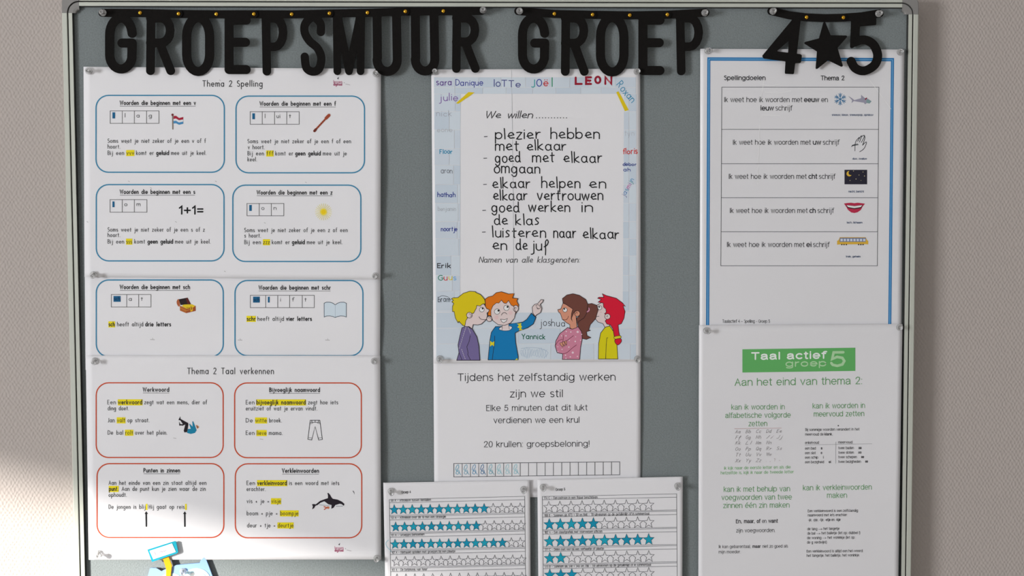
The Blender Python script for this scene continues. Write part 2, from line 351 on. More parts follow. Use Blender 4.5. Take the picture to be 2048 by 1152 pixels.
INK = (34, 33, 36)
class Sheet:
    def __init__(self, name, label, cat, quad, d0, mat=M_paper, group=None, lift=(0, 0, 0, 0), wave=.35, seed=0, folds=(), nu=44, nv=44, part='paper'):
        """quad TL TR BR BL in photo px; d0 metres off the felt; lift = how far left,right,top,bottom edges curl (mm)"""
        self.q = np.array(quad, float); self.d0 = d0; self.lift = lift; self.wave = wave
        r = random.Random(seed); self.ph = [(r.uniform(.6, 1.7), r.uniform(.6, 1.7), r.uniform(0, 6.28), r.uniform(.4, 1)) for _ in range(5)]
        self.folds = folds
        q = self.q; e1 = q[1] - q[0]; e2 = q[3] - q[0]
        self.inv = np.linalg.inv(np.array([e1, e2]).T)
        c = P(*( (q[0] + q[1] + q[2] + q[3]) / 4), d0)
        lo = P(*((q[2] + q[3]) / 2), d0)
        self.root = thing(name, label, cat, (c[0], -d0, lo[2]), group)
        a, b = np.meshgrid(np.linspace(0, 1, nu), np.linspace(0, 1, nv))
        u = (1 - b) * ((1 - a) * q[0][0] + a * q[1][0]) + b * ((1 - a) * q[3][0] + a * q[2][0])
        v = (1 - b) * ((1 - a) * q[0][1] + a * q[1][1]) + b * ((1 - a) * q[3][1] + a * q[2][1])
        D = self.depth(u, v); F_ = P(u, v, D).reshape(-1, 3); B_ = F_ + np.array([0, .00022, 0])
        V = np.vstack([F_, B_]); n = nu * nv; Fc = []
        for j in range(nv - 1):
            for i in range(nu - 1):
                k = j * nu + i
                Fc.append((k, k + nu, k + nu + 1, k + 1)); Fc.append((n + k, n + k + 1, n + k + nu + 1, n + k + nu))
        rim = [i for i in range(nu)] + [j * nu + nu - 1 for j in range(1, nv)] + [(nv - 1) * nu + i for i in range(nu - 2, -1, -1)] + [j * nu for j in range(nv - 2, 0, -1)]
        for i in range(len(rim)):
            a_, b_ = rim[i], rim[(i + 1) % len(rim)]; Fc.append((a_, b_, n + b_, n + a_))
        mesh_obj(part, V, Fc, mat, self.root, smooth=True)
        self.base = 0.0; self.reset()
    def depth(self, u, v):
        p = np.stack([np.asarray(u, float) - self.q[0][0], np.asarray(v, float) - self.q[0][1]], -1) @ self.inv.T
        a = np.clip(p[..., 0], 0, 1); b = np.clip(p[..., 1], 0, 1)
        w = 0 * a
        for fa, fb, ph, am in self.ph: w = w + am * np.sin(6.28 * (fa * a + fb * b) + ph)
        w = self.wave * (w / 3.2 + .6)
        L, Rr, T, Bt = self.lift; k = 5.5
        sb = np.sin(PI * b) ** 2; sa = np.sin(PI * a) ** 2
        w = w + L * sb * np.exp(-a * k) + Rr * sb * np.exp(-(1 - a) * k) + T * sa * np.exp(-b * k) + Bt * sa * np.exp(-(1 - b) * k)
        for ax, pos, h in self.folds:
            t = a if ax == 'v' else b
            w = w + h * np.exp(-np.abs(t - pos) / .03)
        return self.d0 + w / 1000
    # ---- collecting
    def reset(self): self.V = []; self.F = []; self.M = []; self.Z = []; self.mats = []; self.k = 0
    def add(self, V, Fc, col, z=None):
        m = flat(col)
        if m not in self.mats: self.mats.append(m)
        V, Fc = refine(V, Fc)
        n = len(self.V); self.V += [tuple(p) for p in V]; self.Z += [self.base + (self.k if z is None else z)] * len(V)
        self.F += [tuple(i + n for i in f) for f in Fc]; self.M += [self.mats.index(m)] * len(Fc)
        if z is None: self.k += .006
    def done(self, name, label=None, up=0):
        if not self.V: return
        V = np.array(self.V); Z = np.array(self.Z)
        W3 = P(V[:, 0], V[:, 1], self.depth(V[:, 0], V[:, 1]) + (.20 + Z) / 1000)
        o = mesh_obj(name, W3, self.F, self.mats, self.root, self.M)
        if label: o['label'] = label
        if name in ('pinprick_marks', 'sleeve_scratches_and_glare'): o['kind'] = 'stuff'
        self.reset(); self.base += up; return o
    # ---- drawing
    def line(self, pts, w, col=INK, closed=False, z=None, smooth=False):
        if smooth: pts = catmull(pts, closed)
        V, Fc = ribbon(resample(pts, 14, closed), w, closed); self.add(V, Fc, col, z)
    def fill(self, pts, col, smooth=False, outline=None, w=1.1, z=None):
        if smooth: pts = catmull(pts, True, 4)
        pts = [tuple(p) for p in pts]
        tri = tessellate_polygon([[Vector((p[0], p[1], 0)) for p in pts]])
        self.add(pts, [tuple(t) for t in tri], col, z)
        if outline: self.line(pts, w, outline, True)
    def rect(self, x0, y0, x1, y1, col, sl=0.0, z=None):
        """axis rectangle as a small grid, sl = drop per px to the right"""
        nx = max(1, int((x1 - x0) / 16)); ny = max(1, int((y1 - y0) / 16)); V = []; Fc = []
        for j in range(ny + 1):
            for i in range(nx + 1):
                x = x0 + (x1 - x0) * i / nx; V.append((x, y0 + (y1 - y0) * j / ny + sl * (x - x0)))
        for j in range(ny):
            for i in range(nx): k = j * (nx + 1) + i; Fc.append((k, k + nx + 1, k + nx + 2, k + 1))
        self.add(V, Fc, col, z)
    def frame(self, x0, y0, x1, y1, w, col=INK, sl=0.0, z=None):
        d = sl * (x1 - x0); self.line([(x0, y0), (x1, y0 + d), (x1, y1 + d), (x0, y1)], w, col, True, z)
    def rrect(self, x0, y0, x1, y1, r, w, col):
        pts = []
        for cx, cy, a0 in ((x1 - r, y0 + r, -90), (x1 - r, y1 - r, 0), (x0 + r, y1 - r, 90), (x0 + r, y0 + r, 180)):
            pts += A(cx, cy, r, r, a0, a0 + 90, 8)
        self.line(pts, w, col, True)
    def disc(self, x, y, r, col, outline=None, w=.8, ry=None):
        pts = A(x, y, r, ry or r, 0, 360, 16)[:-1]; self.fill(pts, col)
        if outline: self.line(pts, w, outline, True)
    def st(self, s, x0, x1, y, xh, w, col=INK, y1=None, G_=G, slant=0, jit=0, gap=.56, ang=None, z=0.0, cols=None, curve=False):
        """single-stroke lettering fitted between x0 and x1 on baseline y"""
        adv = 0; items = []
        for ch in s:
            a, st_ = G_.get(ch, G_[' ']); items.append((adv, st_, ch)); adv += a + gap
        adv = max(adv - gap, .1); sx = (x1 - x0) / adv if x1 is not None else xh * .8
        y1 = y if y1 is None else y1
        rr = random.Random(len(s) * 7 + int(x0)); kk = 0
        for idx, (off, st_, ch) in enumerate(items):
            jx, jy, js = rr.uniform(-jit, jit) * xh, rr.uniform(-jit, jit) * xh, 1 + rr.uniform(-jit, jit)
            c_ = cols[idx % len(cols)] if cols else col
            for s_ in st_:
                pts = [((off + p[0] + slant * p[1]) * sx + jx, -p[1] * xh * js + jy) for p in s_]
                if curve and len(pts) > 2: pts = [tuple(p) for p in catmull(pts, False, 2)]
                if ang is not None:
                    ca, sa = math.cos(math.radians(ang)), math.sin(math.radians(ang))
                    pts = [(x0 + px_ * ca - py_ * sa, y + px_ * sa + py_ * ca) for px_, py_ in pts]
                else: pts = [(x0 + px_, y + (y1 - y) * px_ / max(1, (x1 or x0 + 1) - x0) + py_) for px_, py_ in pts]
                V, Fc = ribbon(pts, w); self.add(V, Fc, c_, z + .002 * (kk % 4)); kk += 1
    def ft(self, s, x0, x1, y, cap, col=INK, bold=0, y1=None, z=0.0, slant=0):
        """printed sans lettering, cap = height of the capitals"""
        w = cap * (.098 + .042 * bold); w = max(w, .62); h = w * .45
        self.st(s, x0 + h, x1 - h, y - h, (cap - w * .9) / 1.34, w, col, (y if y1 is None else y1) - h, G_=SA, gap=.29 + .03 * bold, slant=slant, z=z)

# ------------------------------------------------------------------ left worksheets
YEL = (238, 220, 20); BLUE = (60, 136, 172); ORNG = (202, 76, 42); TXT = (70, 70, 72); HL = (18, 96, 140)
def school(S, items):
    for it in items:
        s, x0, x1, y = it[:4]; style = it[4] if len(it) > 4 else ''
        xh = 4.9
        if 'h' in style: S.rect(x0 - 1.2, y - 9.6, x1 + 1.2, y + 2.6, YEL, z=0.0)
        S.st(s, x0, x1, y, xh, 1.55 if 'b' in style else 1.0, (40, 40, 42) if ('b' in style or 'h' in style) else TXT, z=.03)
def cells(S, x0, x1, y0, y1, divs, letters, yb, hi):
    S.frame(x0, y0, x1, y1, 1.0, (90, 88, 88))
    for d in divs: S.line([(d, y0), (d, y1)], 1.0, (90, 88, 88))
    for l, x in letters:
        w = 4.4 * sum(G[c][0] + .3 for c in l); S.st(l, x - w / 2, x + w / 2, yb, 4.6, .95, TXT)
    for h in hi:
        S.rect(*h[:4], HL)
        if len(h) > 4: S.st(h[4], h[0] + 1.5, h[2] - 1.5, h[3] - 3, 4.2, .9, (10, 50, 90), z=.2)
    S.done('word_grid')
def title(S, s, x0, x1, y):
    S.st(s, x0, x1, y, 4.9, 1.5, (44, 44, 46)); S.line([(x0, y + 3), (x1, y + 3)], .8, (90, 90, 90)); S.done('heading')
def logo(S, x, y):
    S.st('lessen', x, x + 17, y + 6, 3.2, .8, (190, 110, 140)); S.st('digitaal', x, x + 17, y + 11, 3.2, .9, (170, 70, 110))
    S.line([(x + 8, y - 3), (x + 10, y - 5), (x + 9, y - 2)], 1.3, (60, 60, 70)); S.line([(x + 21, y + 5), (x + 22, y + 6)], .8, (120, 110, 110))
    S.line([(x + 24, y + 8), (x + 33, y + 10)], .7, (160, 150, 155), smooth=False); S.done('printed_emblem')

S1b = Sheet('worksheet_page', 'white worksheet middle of the left column, two blue boxes about sch and schr', 'worksheet',
            [(169.5, 545), (761, 545), (760, 740), (171, 740)], .0016, lift=(.5, 2.2, 0, 0), seed=2, group='worksheets down the left side')
S1 = Sheet('worksheet_page', 'white worksheet at top left headed Thema 2 Spelling with four blue boxes', 'worksheet',
           [(167, 133.5), (762, 137.5), (761, 559), (169, 554)], .0034, lift=(.6, 2.6, .4, .2), seed=1, group='worksheets down the left side')
S1c = Sheet('worksheet_page', 'white worksheet at lower left headed Thema 2 Taal verkennen with four orange boxes', 'worksheet',
            [(171.5, 711), (760.5, 711.5), (762.5, 1119), (177.5, 1119.5)], .0042, lift=(.4, 2.6, .3, .6), seed=3, group='worksheets down the left side')
S = S1
S.st('Thema 2 Spelling', 405.5, 524.5, 172.8, 7.1, 1.5, (58, 58, 60)); S.done('heading'); logo(S, 667, 160)
for b in ((192, 190.8, 448.6, 344.5), (472, 192.2, 729, 345.6), (192.5, 369.2, 448, 521.8), (465.6, 370.3, 721.6, 523)):
    S.rrect(*b, 25, 2.5, BLUE); S.done('printed_box')
title(S, 'Woorden die beginnen met een v', 240, 391, 209.5); title(S, 'Woorden die beginnen met een f', 519.6, 671, 211)
title(S, 'Woorden die beginnen met een s', 240, 389.7, 387.4); title(S, 'Woorden die beginnen met een z', 513.8, 664, 388.7)
cells(S, 220.3, 317.8, 221.8, 246.8, (244.5, 268.6, 293), (('l', 250), ('a', 276), ('g', 300.5)), 234.5, [(224.8, 224.7, 230.2, 236.8)])
cells(S, 500.3, 598.3, 223.3, 248.5, (524.4, 549, 573.4), (('l', 530), ('ui', 556.7), ('t', 580)), 235.6, [(504.6, 226.6, 509.8, 238.4)])
cells(S, 220, 293.7, 399.3, 424.4, (244.4, 268.6), (('o', 251.5), ('m', 277)), 411.8, [(224.8, 402.8, 229, 414.4)])
cells(S, 493.8, 567.6, 407, 431.5, (518.3, 542.5), (('o', 525.7), ('n', 550)), 419.4, [(498.4, 410, 503.4, 421.8)])
school(S, [('Soms weet je niet zeker of je een v of f', 215.6, 411, 285.4), ('hoort.', 215.6, 240, 297), ('Bij een', 215.6, 247.6, 309.6),
           ('vvv', 253.5, 267.6, 309.6, 'h'), ('komt er', 272.5, 307, 309.6), ('geluid', 312.8, 337.6, 309.6, 'b'), ('mee uit je keel.', 342.4, 412, 309.6)])
S.done('printed_text')
school(S, [('Soms weet je niet zeker of je een f of een', 495.4, 701.4, 286.2), ('v hoort.', 496, 528.7, 298), ('Bij een', 495.4, 527.3, 310.5),
           ('fff', 533.5, 546, 310.5, 'h'), ('komt er', 551, 585.7, 310.5), ('geen geluid', 591, 641, 310.5, 'b'), ('mee uit je', 646, 693, 310.5), ('keel.', 495.4, 513.5, 322.5)])
S.done('printed_text')
school(S, [('Soms weet je niet zeker of je een s of z', 215.6, 409, 463), ('hoort.', 215.6, 240, 473.8), ('Bij een', 215.6, 247.6, 486.8),
           ('sss', 253.2, 263.4, 486.8, 'h'), ('komt', 269, 289.5, 486.8), ('geen geluid', 295.6, 345.6, 486.8, 'b'), ('mee uit je keel.', 350.4, 420.7, 486.8)])
S.done('printed_text')
school(S, [('Soms weet je niet zeker of je een z of een', 489, 694.6, 463.9), ('s hoort.', 489, 521.3, 474.8), ('Bij een', 489, 521, 488),
           ('zzz', 526.9, 538.8, 488, 'h'), ('komt er', 544, 579, 488), ('geluid', 584.4, 609, 488, 'b'), ('mee uit je keel.', 614, 684, 488)])
S.done('printed_text')
# flag, flute, sum, sun
S.line([(345.2, 230), (345.6, 258)], 2.4, (130, 118, 108)); S.disc(345, 229.6, 2.4, (120, 40, 46))
S.fill([(347, 232), (352, 231.5), (358, 236), (366.5, 234), (366.5, 239), (358, 240.5), (352, 237), (347, 238)], (168, 26, 54))
S.fill([(347, 238), (352, 237), (358, 240.5), (366.5, 239), (366.5, 243.5), (358, 245), (352, 241.5), (347, 242)], (226, 226, 230))
S.fill([(347, 242), (352, 241.5), (358, 245), (366.5, 243), (366.5, 247.5), (358, 249.5), (352, 246.5), (347, 247)], (70, 140, 190))
S.done('picture', 'printed red white and blue flag on a pole')
S.line([(629.5, 261), (657, 231.5)], 3.6, (168, 78, 50)); S.line([(652, 236.5), (658, 230.5)], 6.2, (160, 72, 46)); S.line([(629, 262), (631.5, 259)], 5.2, (112, 46, 32))
for i in range(6): S.disc(634 + i * 2.9, 256.3 - i * 3.1, .9, (70, 24, 20))
S.done('picture', 'printed brown flute')
S.ft('1+1=', 357, 406.8, 429.3, 17.8, (16, 16, 18), 1.6); S.done('picture', 'bold black printed sum')
for i in range(24):
    a = i * PI / 12; c, s_ = math.cos(a), math.sin(a)
    S.line([(647 + 6 * c, 423.8 + 6 * s_), (647 + 16.5 * c, 423.8 + 16.5 * s_)], .9, (236, 222, 110), z=0)
S.disc(647, 423.8, 7, (238, 220, 90)); S.disc(647, 423.8, 4.8, (240, 206, 20)); S.done('picture', 'printed yellow sun')
for x, y in ((258, 362), (432, 362), (612, 364), (302, 375), (175, 443), (352, 443), (530, 445), (450, 542), (440, 160), (254, 286)):
    S.line([(x - 1.5, y), (x + 1, y + 1.5)], .8, (160, 158, 160))
S.done('pinprick_marks')
S = S1b
for b in ((192.5, 560, 446.5, 713.3), (470, 561, 725.8, 711.4)): S.rrect(*b, 25, 2.5, BLUE); S.done('printed_box')
title(S, 'Woorden die beginnen met sch', 240, 379.4, 577.8); title(S, 'Woorden die beginnen met schr', 517.7, 660.8, 579)
cells(S, 222.5, 301.8, 589, 614, (253.4, 277.3), (('a', 260.5), ('t', 283.7)), 601.3, [(227, 592, 241.2, 603.6, 'sch')])
cells(S, 500.6, 628.5, 590.7, 615.2, (531.2, 555.4, 579.2, 604.4), (('i', 561), ('f', 586), ('t', 611)), 602.6, [(506, 593.3, 519.6, 605.2, 'sch'), (535.7, 593.5, 539.4, 605)])
school(S, [('sch', 217.9, 228.9, 652.3, 'hb'), ('heeft altijd', 234.4, 286, 652.3), ('drie letters', 290.8, 341.4, 652.3, 'b')]); S.done('printed_text')
school(S, [('schr', 494.2, 510.3, 641.3, 'hb'), ('heeft altijd', 515.4, 567.3, 641.3), ('vier letters', 572.8, 623, 641.3, 'b')]); S.done('printed_text')
K = lambda pts, ox, oy, s: [(ox + x / s, oy + y / s) for x, y in pts]
c_ = lambda pts: K(pts, 330, 560, 14.4)
S.fill(c_([(340, 600), (395, 550), (430, 690), (420, 755), (380, 755), (340, 680)]), (176, 96, 58), smooth=True)
S.fill(c_([(395, 555), (640, 510), (740, 700), (450, 720)]), (38, 24, 28)); S.fill(c_([(600, 540), (650, 505), (745, 690), (650, 695)]), (92, 30, 26))
S.fill(c_([(430, 740), (610, 820), (610, 955), (430, 880)]), (178, 98, 44)); S.fill(c_([(610, 820), (880, 740), (885, 890), (610, 955)]), (160, 80, 36))
S.fill(c_([(480, 750), (540, 705), (780, 700), (870, 745), (800, 800), (620, 825)]), (228, 196, 34))
S.line(c_([(620, 790), (720, 800), (760, 760)]), 1, (160, 110, 20)); S.fill(c_([(730, 790), (800, 770), (800, 890), (735, 915)]), (226, 176, 40))
S.line(c_([(770, 790), (765, 850)]), 1.4, (90, 50, 20)); S.line(c_([(430, 800), (600, 880), (720, 850)]), 1.1, (210, 140, 50))
S.done('picture', 'printed treasure chest full of gold')
bk = [(648.2, 606.5), (653, 604.3), (660, 604.5), (666, 606.5), (670.4, 609.8), (675, 606.5), (681, 604.5), (688, 604.5), (692.6, 606.5), (692.6, 634), (688, 632.2), (681, 631.8), (675, 633), (670.4, 635), (666, 633), (660, 631.8), (653, 632), (648.4, 634)]
S.fill(bk, (208, 222, 232), outline=(60, 76, 92), w=1.1); S.line([(670.4, 610), (670.4, 634)], .7, (160, 176, 190)); S.done('picture', 'printed open book with pale blue pages')
for x, y in ((305, 679), (480, 680), (655, 680)): S.line([(x - 4, y), (x + 4, y + .5)], 1.4, (186, 184, 186)); S.line([(x, y - 3), (x + 1, y)], 1, (186, 184, 186))
S.done('pinprick_marks')
S = S1c
S.st('Thema 2 Taal verkennen', 375, 547, 747.8, 7.3, 1.4, (58, 58, 60)); S.done('heading'); logo(S, 669.5, 1092)
for b in ((192.3, 765.6, 446.3, 915), (469.2, 765.9, 722.6, 915.4), (194, 927.3, 447.6, 1075), (470.6, 927.6, 723.4, 1075.6)):
    S.rrect(*b, 25, 2.3, ORNG); S.done('printed_box')
title(S, 'Werkwoord', 286, 337.9, 783); title(S, 'Bijvoeglijk naamwoord', 539, 639.5, 783.5); title(S, 'Punten in zinnen', 287.6, 359.4, 944.6); title(S, 'Verkleinwoorden', 564.4, 637.2, 945.2)
school(S, [('Een', 215, 231, 808.2), ('werkwoord', 236.6, 283.8, 808.2, 'hb'), ('zegt wat een mens, dier of', 289, 413.3, 808.2), ('ding doet.', 215.7, 257.3, 820.3),
           ('Jan', 215.7, 228.6, 844.2), ('valt', 234.6, 249.6, 844.2, 'h'), ('op straat.', 255.4, 298.3, 844.2), ('De bal', 215.7, 245.7, 869), ('rolt', 251.1, 265.4, 869, 'h'), ('over het plein.', 270.5, 334, 869)])
S.done('printed_text')
school(S, [('Een', 492, 508.3, 808.4), ('bijvoeglijk naamwoord', 513.4, 610.8, 808.4, 'hb'), ('zegt hoe iets', 616.6, 675.6, 808.4), ('eruitziet of wat je ervan vindt.', 492, 634, 820.6),
           ('De', 492, 505, 844.5), ('witte', 511.2, 532.8, 844.5, 'h'), ('broek.', 538.6, 563, 844.5), ('Een', 492, 508.5, 869.6), ('lieve', 514, 532.3, 869.6, 'h'), ('mama.', 538, 564.8, 869.6)])
S.done('printed_text')
school(S, [('Aan het einde van een zin staat altijd een', 217.6, 412.3, 969.4), ('punt.', 218.5, 236, 981.4, 'hb'), ('Aan de punt kun je zien waar de zin', 243.8, 410.7, 981.4),
           ('ophoudt.', 217.6, 253, 993.4), ('De jongen is blij', 217.6, 290.2, 1017.4), ('.', 292.6, 293.6, 1017.4, 'h'), ('Hij gaat op reis', 297.9, 368.6, 1017.4), ('.', 371.3, 372.3, 1017.4, 'h')])
S.done('printed_text')
school(S, [('Een', 493.5, 509.3, 969.8), ('verkleinwoord', 515.2, 573.2, 969.8, 'hb'), ('is een woord met iets', 578.6, 678, 969.8), ('erachter.', 493.5, 531, 981.8),
           ('vis + je =', 493.8, 537.7, 1006), ('visje', 543.2, 561, 1006, 'h'), ('boom + pje =', 493.8, 554.4, 1030.3), ('boompje', 561, 596, 1030.3, 'h'), ('deur + tje =', 494.5, 550, 1054.5), ('deurtje', 556, 586, 1054.5, 'h')])
S.done('printed_text')
for x in (292.4, 369.4):
    S.line([(x, 1027), (x + .3, 1052.4)], 3.1, (24, 24, 28)); S.fill([(x, 1022.5), (x + 3.4, 1028), (x - 3.4, 1028)], (24, 24, 28)); S.done('printed_arrow')
c_ = lambda pts: K(pts, 345, 820, 19.2)
S.fill(c_([(225, 385), (300, 240), (305, 340), (600, 500), (610, 560), (560, 850), (450, 860), (430, 790), (490, 560), (380, 605), (330, 590), (260, 605), (250, 440), (300, 545), (400, 545), (300, 400)]), (30, 22, 30))
S.fill(c_([(590, 730), (700, 720), (640, 540), (660, 530), (770, 640), (760, 440), (790, 430), (860, 600), (925, 780), (860, 880), (700, 920), (560, 880)]), (14, 128, 164))
S.fill(c_([(895, 570), (960, 580), (1030, 655), (960, 730), (920, 640)]), (214, 172, 142)); S.fill(c_([(900, 580), (1010, 650), (945, 715)]), (150, 92, 58))
S.done('picture', 'printed person in blue top falling backwards')
c_ = lambda pts: K(pts, 120, 700, 3.103)
S.line(c_([(1553, 436), (1612, 436), (1628, 555), (1605, 559), (1583, 475), (1562, 558), (1538, 554)]), 1.1, (44, 44, 48), True)
S.line(c_([(1553, 449), (1614, 449)]), .9, (44, 44, 48)); S.line(c_([(1541, 543), (1562, 546)]), .7, (44, 44, 48)); S.line(c_([(1604, 547), (1627, 543)]), .7, (44, 44, 48))
for x in (1563, 1583, 1603): S.line(c_([(x, 436), (x, 448)]), 1, (44, 44, 48))
S.line(c_([(1552, 458), (1566, 455), (1571, 449)]), .7, (44, 44, 48)); S.line(c_([(1614, 458), (1600, 455), (1595, 449)]), .7, (44, 44, 48)); S.done('picture', 'printed line drawing of trousers')
c_ = lambda pts: K(pts, 610, 970, 19.2)
S.fill(c_([(430, 770), (600, 660), (760, 620), (880, 740), (1000, 790), (1200, 760), (1480, 790), (1350, 820), (1180, 815), (950, 800), (600, 770)]), (226, 230, 234))
S.fill(c_([(265, 740), (340, 730), (410, 745), (580, 610), (740, 550), (880, 505), (880, 400), (860, 310), (890, 300), (960, 370), (1020, 480), (1070, 530), (1250, 560), (1420, 640), (1515, 730), (1490, 800),
           (1400, 730), (1330, 720), (1170, 770), (1100, 870), (1010, 915), (1020, 770), (900, 740), (820, 680), (740, 625), (600, 680), (480, 770), (400, 800), (350, 890), (270, 935), (300, 820)]), (34, 26, 36))
S.line(c_([(540, 760), (950, 800)]), .7, (110, 112, 120)); S.line(c_([(1190, 815), (1450, 815)]), .8, (110, 112, 120)); S.disc(*c_([(1355, 740)])[0], .9, (226, 230, 234))
S.line(c_([(730, 830), (900, 900)]), 1.9, (196, 92, 56)); S.line(c_([(740, 940), (880, 840)]), 1.9, (190, 84, 48)); S.disc(*c_([(900, 870)])[0], 2.0, (206, 120, 80)); S.done('picture', 'printed black and white whale over a small orange fish')
S.line([(706, 982), (708, 985)], 1.4, (80, 80, 86)); S.line([(708, 985), (708.5, 988)], .7, (120, 120, 124)); S.line([(347, 876), (352, 877)], 1.2, (186, 184, 186)); S.line([(520, 878), (526, 879)], 1.2, (186, 184, 186)); S.done('pinprick_marks')

# ------------------------------------------------------------------ centre: reward page, class poster, star charts
S = Sheet('rules_page', 'white page in the middle below the class poster starting Tijdens het zelfstandig werken', 'notice',
          [(866, 600), (1281.5, 600), (1281, 994.5), (868.5, 994.5)], .0016, lift=(.4, 1.2, 0, .3), seed=5)
BK = (44, 44, 48)
S.ft('Tijdens het zelfstandig werken', 915, 1231, 762.2, 15.2, BK, y1=761.2); S.done('heading'); S.ft('zijn we stil', 1020, 1126, 795, 15.2, BK, y1=794.4); S.done('heading')
S.ft('Elke 5 minuten dat dit lukt', 972.5, 1175, 822.2, 12.2, BK, y1=821); S.done('printed_text'); S.ft('verdienen we een krul', 987, 1159, 846.6, 12.2, BK, y1=845.6); S.done('printed_text')
S.ft('20 krullen: groepsbeloning!', 967.6, 1179, 894.8, 12.4, BK, y1=893.2); S.done('printed_text')
x0, x1 = 907.6, 1239.5
S.line([(x0, 927), (x1, 923.6), (x1, 949.6), (x0, 953.8)], 1.1, (80, 80, 84), True)
for i in range(1, 20):
    x = x0 + (x1 - x0) * i / 20; S.line([(x, 927 - 3.4 * i / 20), (x, 953.8 - 4.2 * i / 20)], 1.0, (90, 90, 94))
S.done('tally_grid')
curl = [(.1, .55), (.3, .2), (.6, .1), (.65, .35), (.35, .5), (.3, .62), (.6, .55), (.75, .7), (.55, .9), (.2, .85), (.35, .65), (.7, .75), (1.0, .95)]
for i in range(8):
    cx = 909.5 + i * 16.6; col = [(92, 170, 196), (120, 178, 200), (80, 150, 190), (40, 112, 160), (120, 186, 200), (150, 205, 216), (168, 212, 220), (150, 206, 218)][i]
    S.line([(cx + x * 12, 927.5 + y * 23 - i * .15) for x, y in curl], 1.0, col, smooth=True)
S.done('handwriting', 'pale blue pen curls in the first eight boxes')

poster = Sheet('class_poster', 'white poster with pale blue border, handwritten class wishes and four drawn children', 'poster',
               [(862.5, 138.8), (1280.3, 137.6), (1282, 722.5), (867.5, 727)], .0036, lift=(1.6, 1.4, .3, .3), seed=7, folds=(('v', .388, .25),))
S = poster
PB = [(205, 215, 226), (208, 218, 228), (200, 212, 224), (210, 220, 229)]
def lx(y): return 868 + (y - 155) * .0095
rr = random.Random(3)
x = 868
for row, (ya, yb) in enumerate(((154.6, 174.6), (175.4, 187.6))):
    x = 868.0; k = row
    while x < 1272:
        w = rr.uniform(38, 56); xe = min(1272.4, x + w); S.rect(x, ya, xe - .7, yb, PB[k % 4], z=0); x = xe; k += 1
y = 188.4; k = 1
while y < 624:
    h = rr.uniform(30, 40); ye = min(624.6, y + h); l = lx(y)
    sp = rr.uniform(.55, .9)
    S.rect(l, y, l + 53 * sp - .7, ye - .8, PB[k % 4], z=0); S.rect(l + 53 * sp, y, l + 52.6 - (y - 188) * .012, ye - .8, PB[(k + 1) % 4], z=0)
    S.rect(1248 - (y - 188) * .006, y, 1257.6, ye - .8, PB[(k + 2) % 4], z=0); S.rect(1258.4, y, 1272.6, ye - .8, PB[(k + 1) % 4], z=0); y = ye; k += 1
y = 625.4
while y < 718:
    ye = min(719.5, y + 31.4); x = 872.5; 
    while x < 1272:
        w = rr.uniform(50, 90); xe = min(1272.8, x + w); S.rect(x, y, xe - .7, ye - .8, PB[k % 4], z=0, sl=-.003); x = xe; k += 1
    y = ye
S.done('printed_border', 'pale blue printed brick border', up=.05)
S.fill([(911.8, 206.5), (937, 184), (949.5, 185), (916.6, 207.6)], (226, 198, 24)); S.done('tape_strip', 'yellow strip printed across the top left corner')
S.fill([(1232.4, 184.5), (1237, 182.6), (1257.6, 220), (1249.8, 222.4)], (226, 198, 24)); S.done('tape_strip', 'yellow strip printed across the top right corner')
S.line([(x, y) for x, y in ((1023, 140), (1026.5, 420), (1027.5, 722))], .7, (196, 200, 204)); S.done('fold_line')
S.st('We willen', 970, 1064, 236.2, 8.6, 1.5, (32, 30, 34), slant=.22, G_=HW, gap=.25, curve=True)
for i in range(11): S.disc(1073 + i * 6.0, 235.6, 1.0, (40, 40, 44))
S.done('heading')
S.base += .0
wr = lambda s, x0, x1, y, y1=None, xh=12.6, w=2.1, col=(22, 22, 26), **k: S.st(s, x0, x1, y, xh, w, col, y1, G_=HW, gap=.34, jit=.05, curve=True, **k)
for s, a, b, y in (('plezier', 991, 1080, 277.5), ('hebben', 1101.5, 1198, 276.8), ('met', 991, 1037, 301.3), ('elkaar', 1054, 1132, 300.6), ('goed', 990.7, 1040.3, 324.6), ('met', 1064.8, 1108.3, 324), ('elkaar', 1128, 1203, 325),
                   ('omgaan', 988, 1080, 346.2), ('elkaar', 985.6, 1059.4, 376), ('helpen', 1083.8, 1159.4, 375.6), ('en', 1179, 1211.3, 376), ('elkaar', 986.7, 1054, 399.9), ('vertrouwen', 1074.8, 1205.7, 399.8),
                   ('goed', 983.8, 1038.6, 424), ('werken', 1057.4, 1139.5, 423.5), ('in', 1162.8, 1185.4, 424), ('de', 988.5, 1015, 449.6), ('klas', 1031.9, 1077.5, 449.6), ('luisteren', 985, 1090.6, 474.5),
                   ('naar', 1108, 1151.5, 475.5), ('elkaar', 1165.7, 1237.7, 477.4), ('en', 985, 1013, 499.6), ('de', 1031.4, 1054, 499.4), ('juf', 1063.5, 1097.3, 500)): wr(s, a, b, y)
for x, y in ((968.5, 273.3), (967.5, 316.5), (967, 369), (965.3, 421), (964.6, 464.3)): S.line([(x, y), (x + 6, y - .3)], 1.5, (70, 70, 76))
S.done('handwriting', 'black marker list of class wishes')
S.st('Namen van alle klasgenoten:', 958, 1158.3, 525, 7.0, 1.15, (60, 60, 62), slant=.22, G_=HW, gap=.3, curve=True); S.done('printed_text')
PU = (112, 62, 150); NB = (44, 52, 130)
def nm(s, x0, x1, y, col, xh=6.6, w=1.3, **k): S.st(s, x0, x1, y, xh, w, col, G_=G, gap=.4, jit=.09, **k) or S.done('handwritten_name')
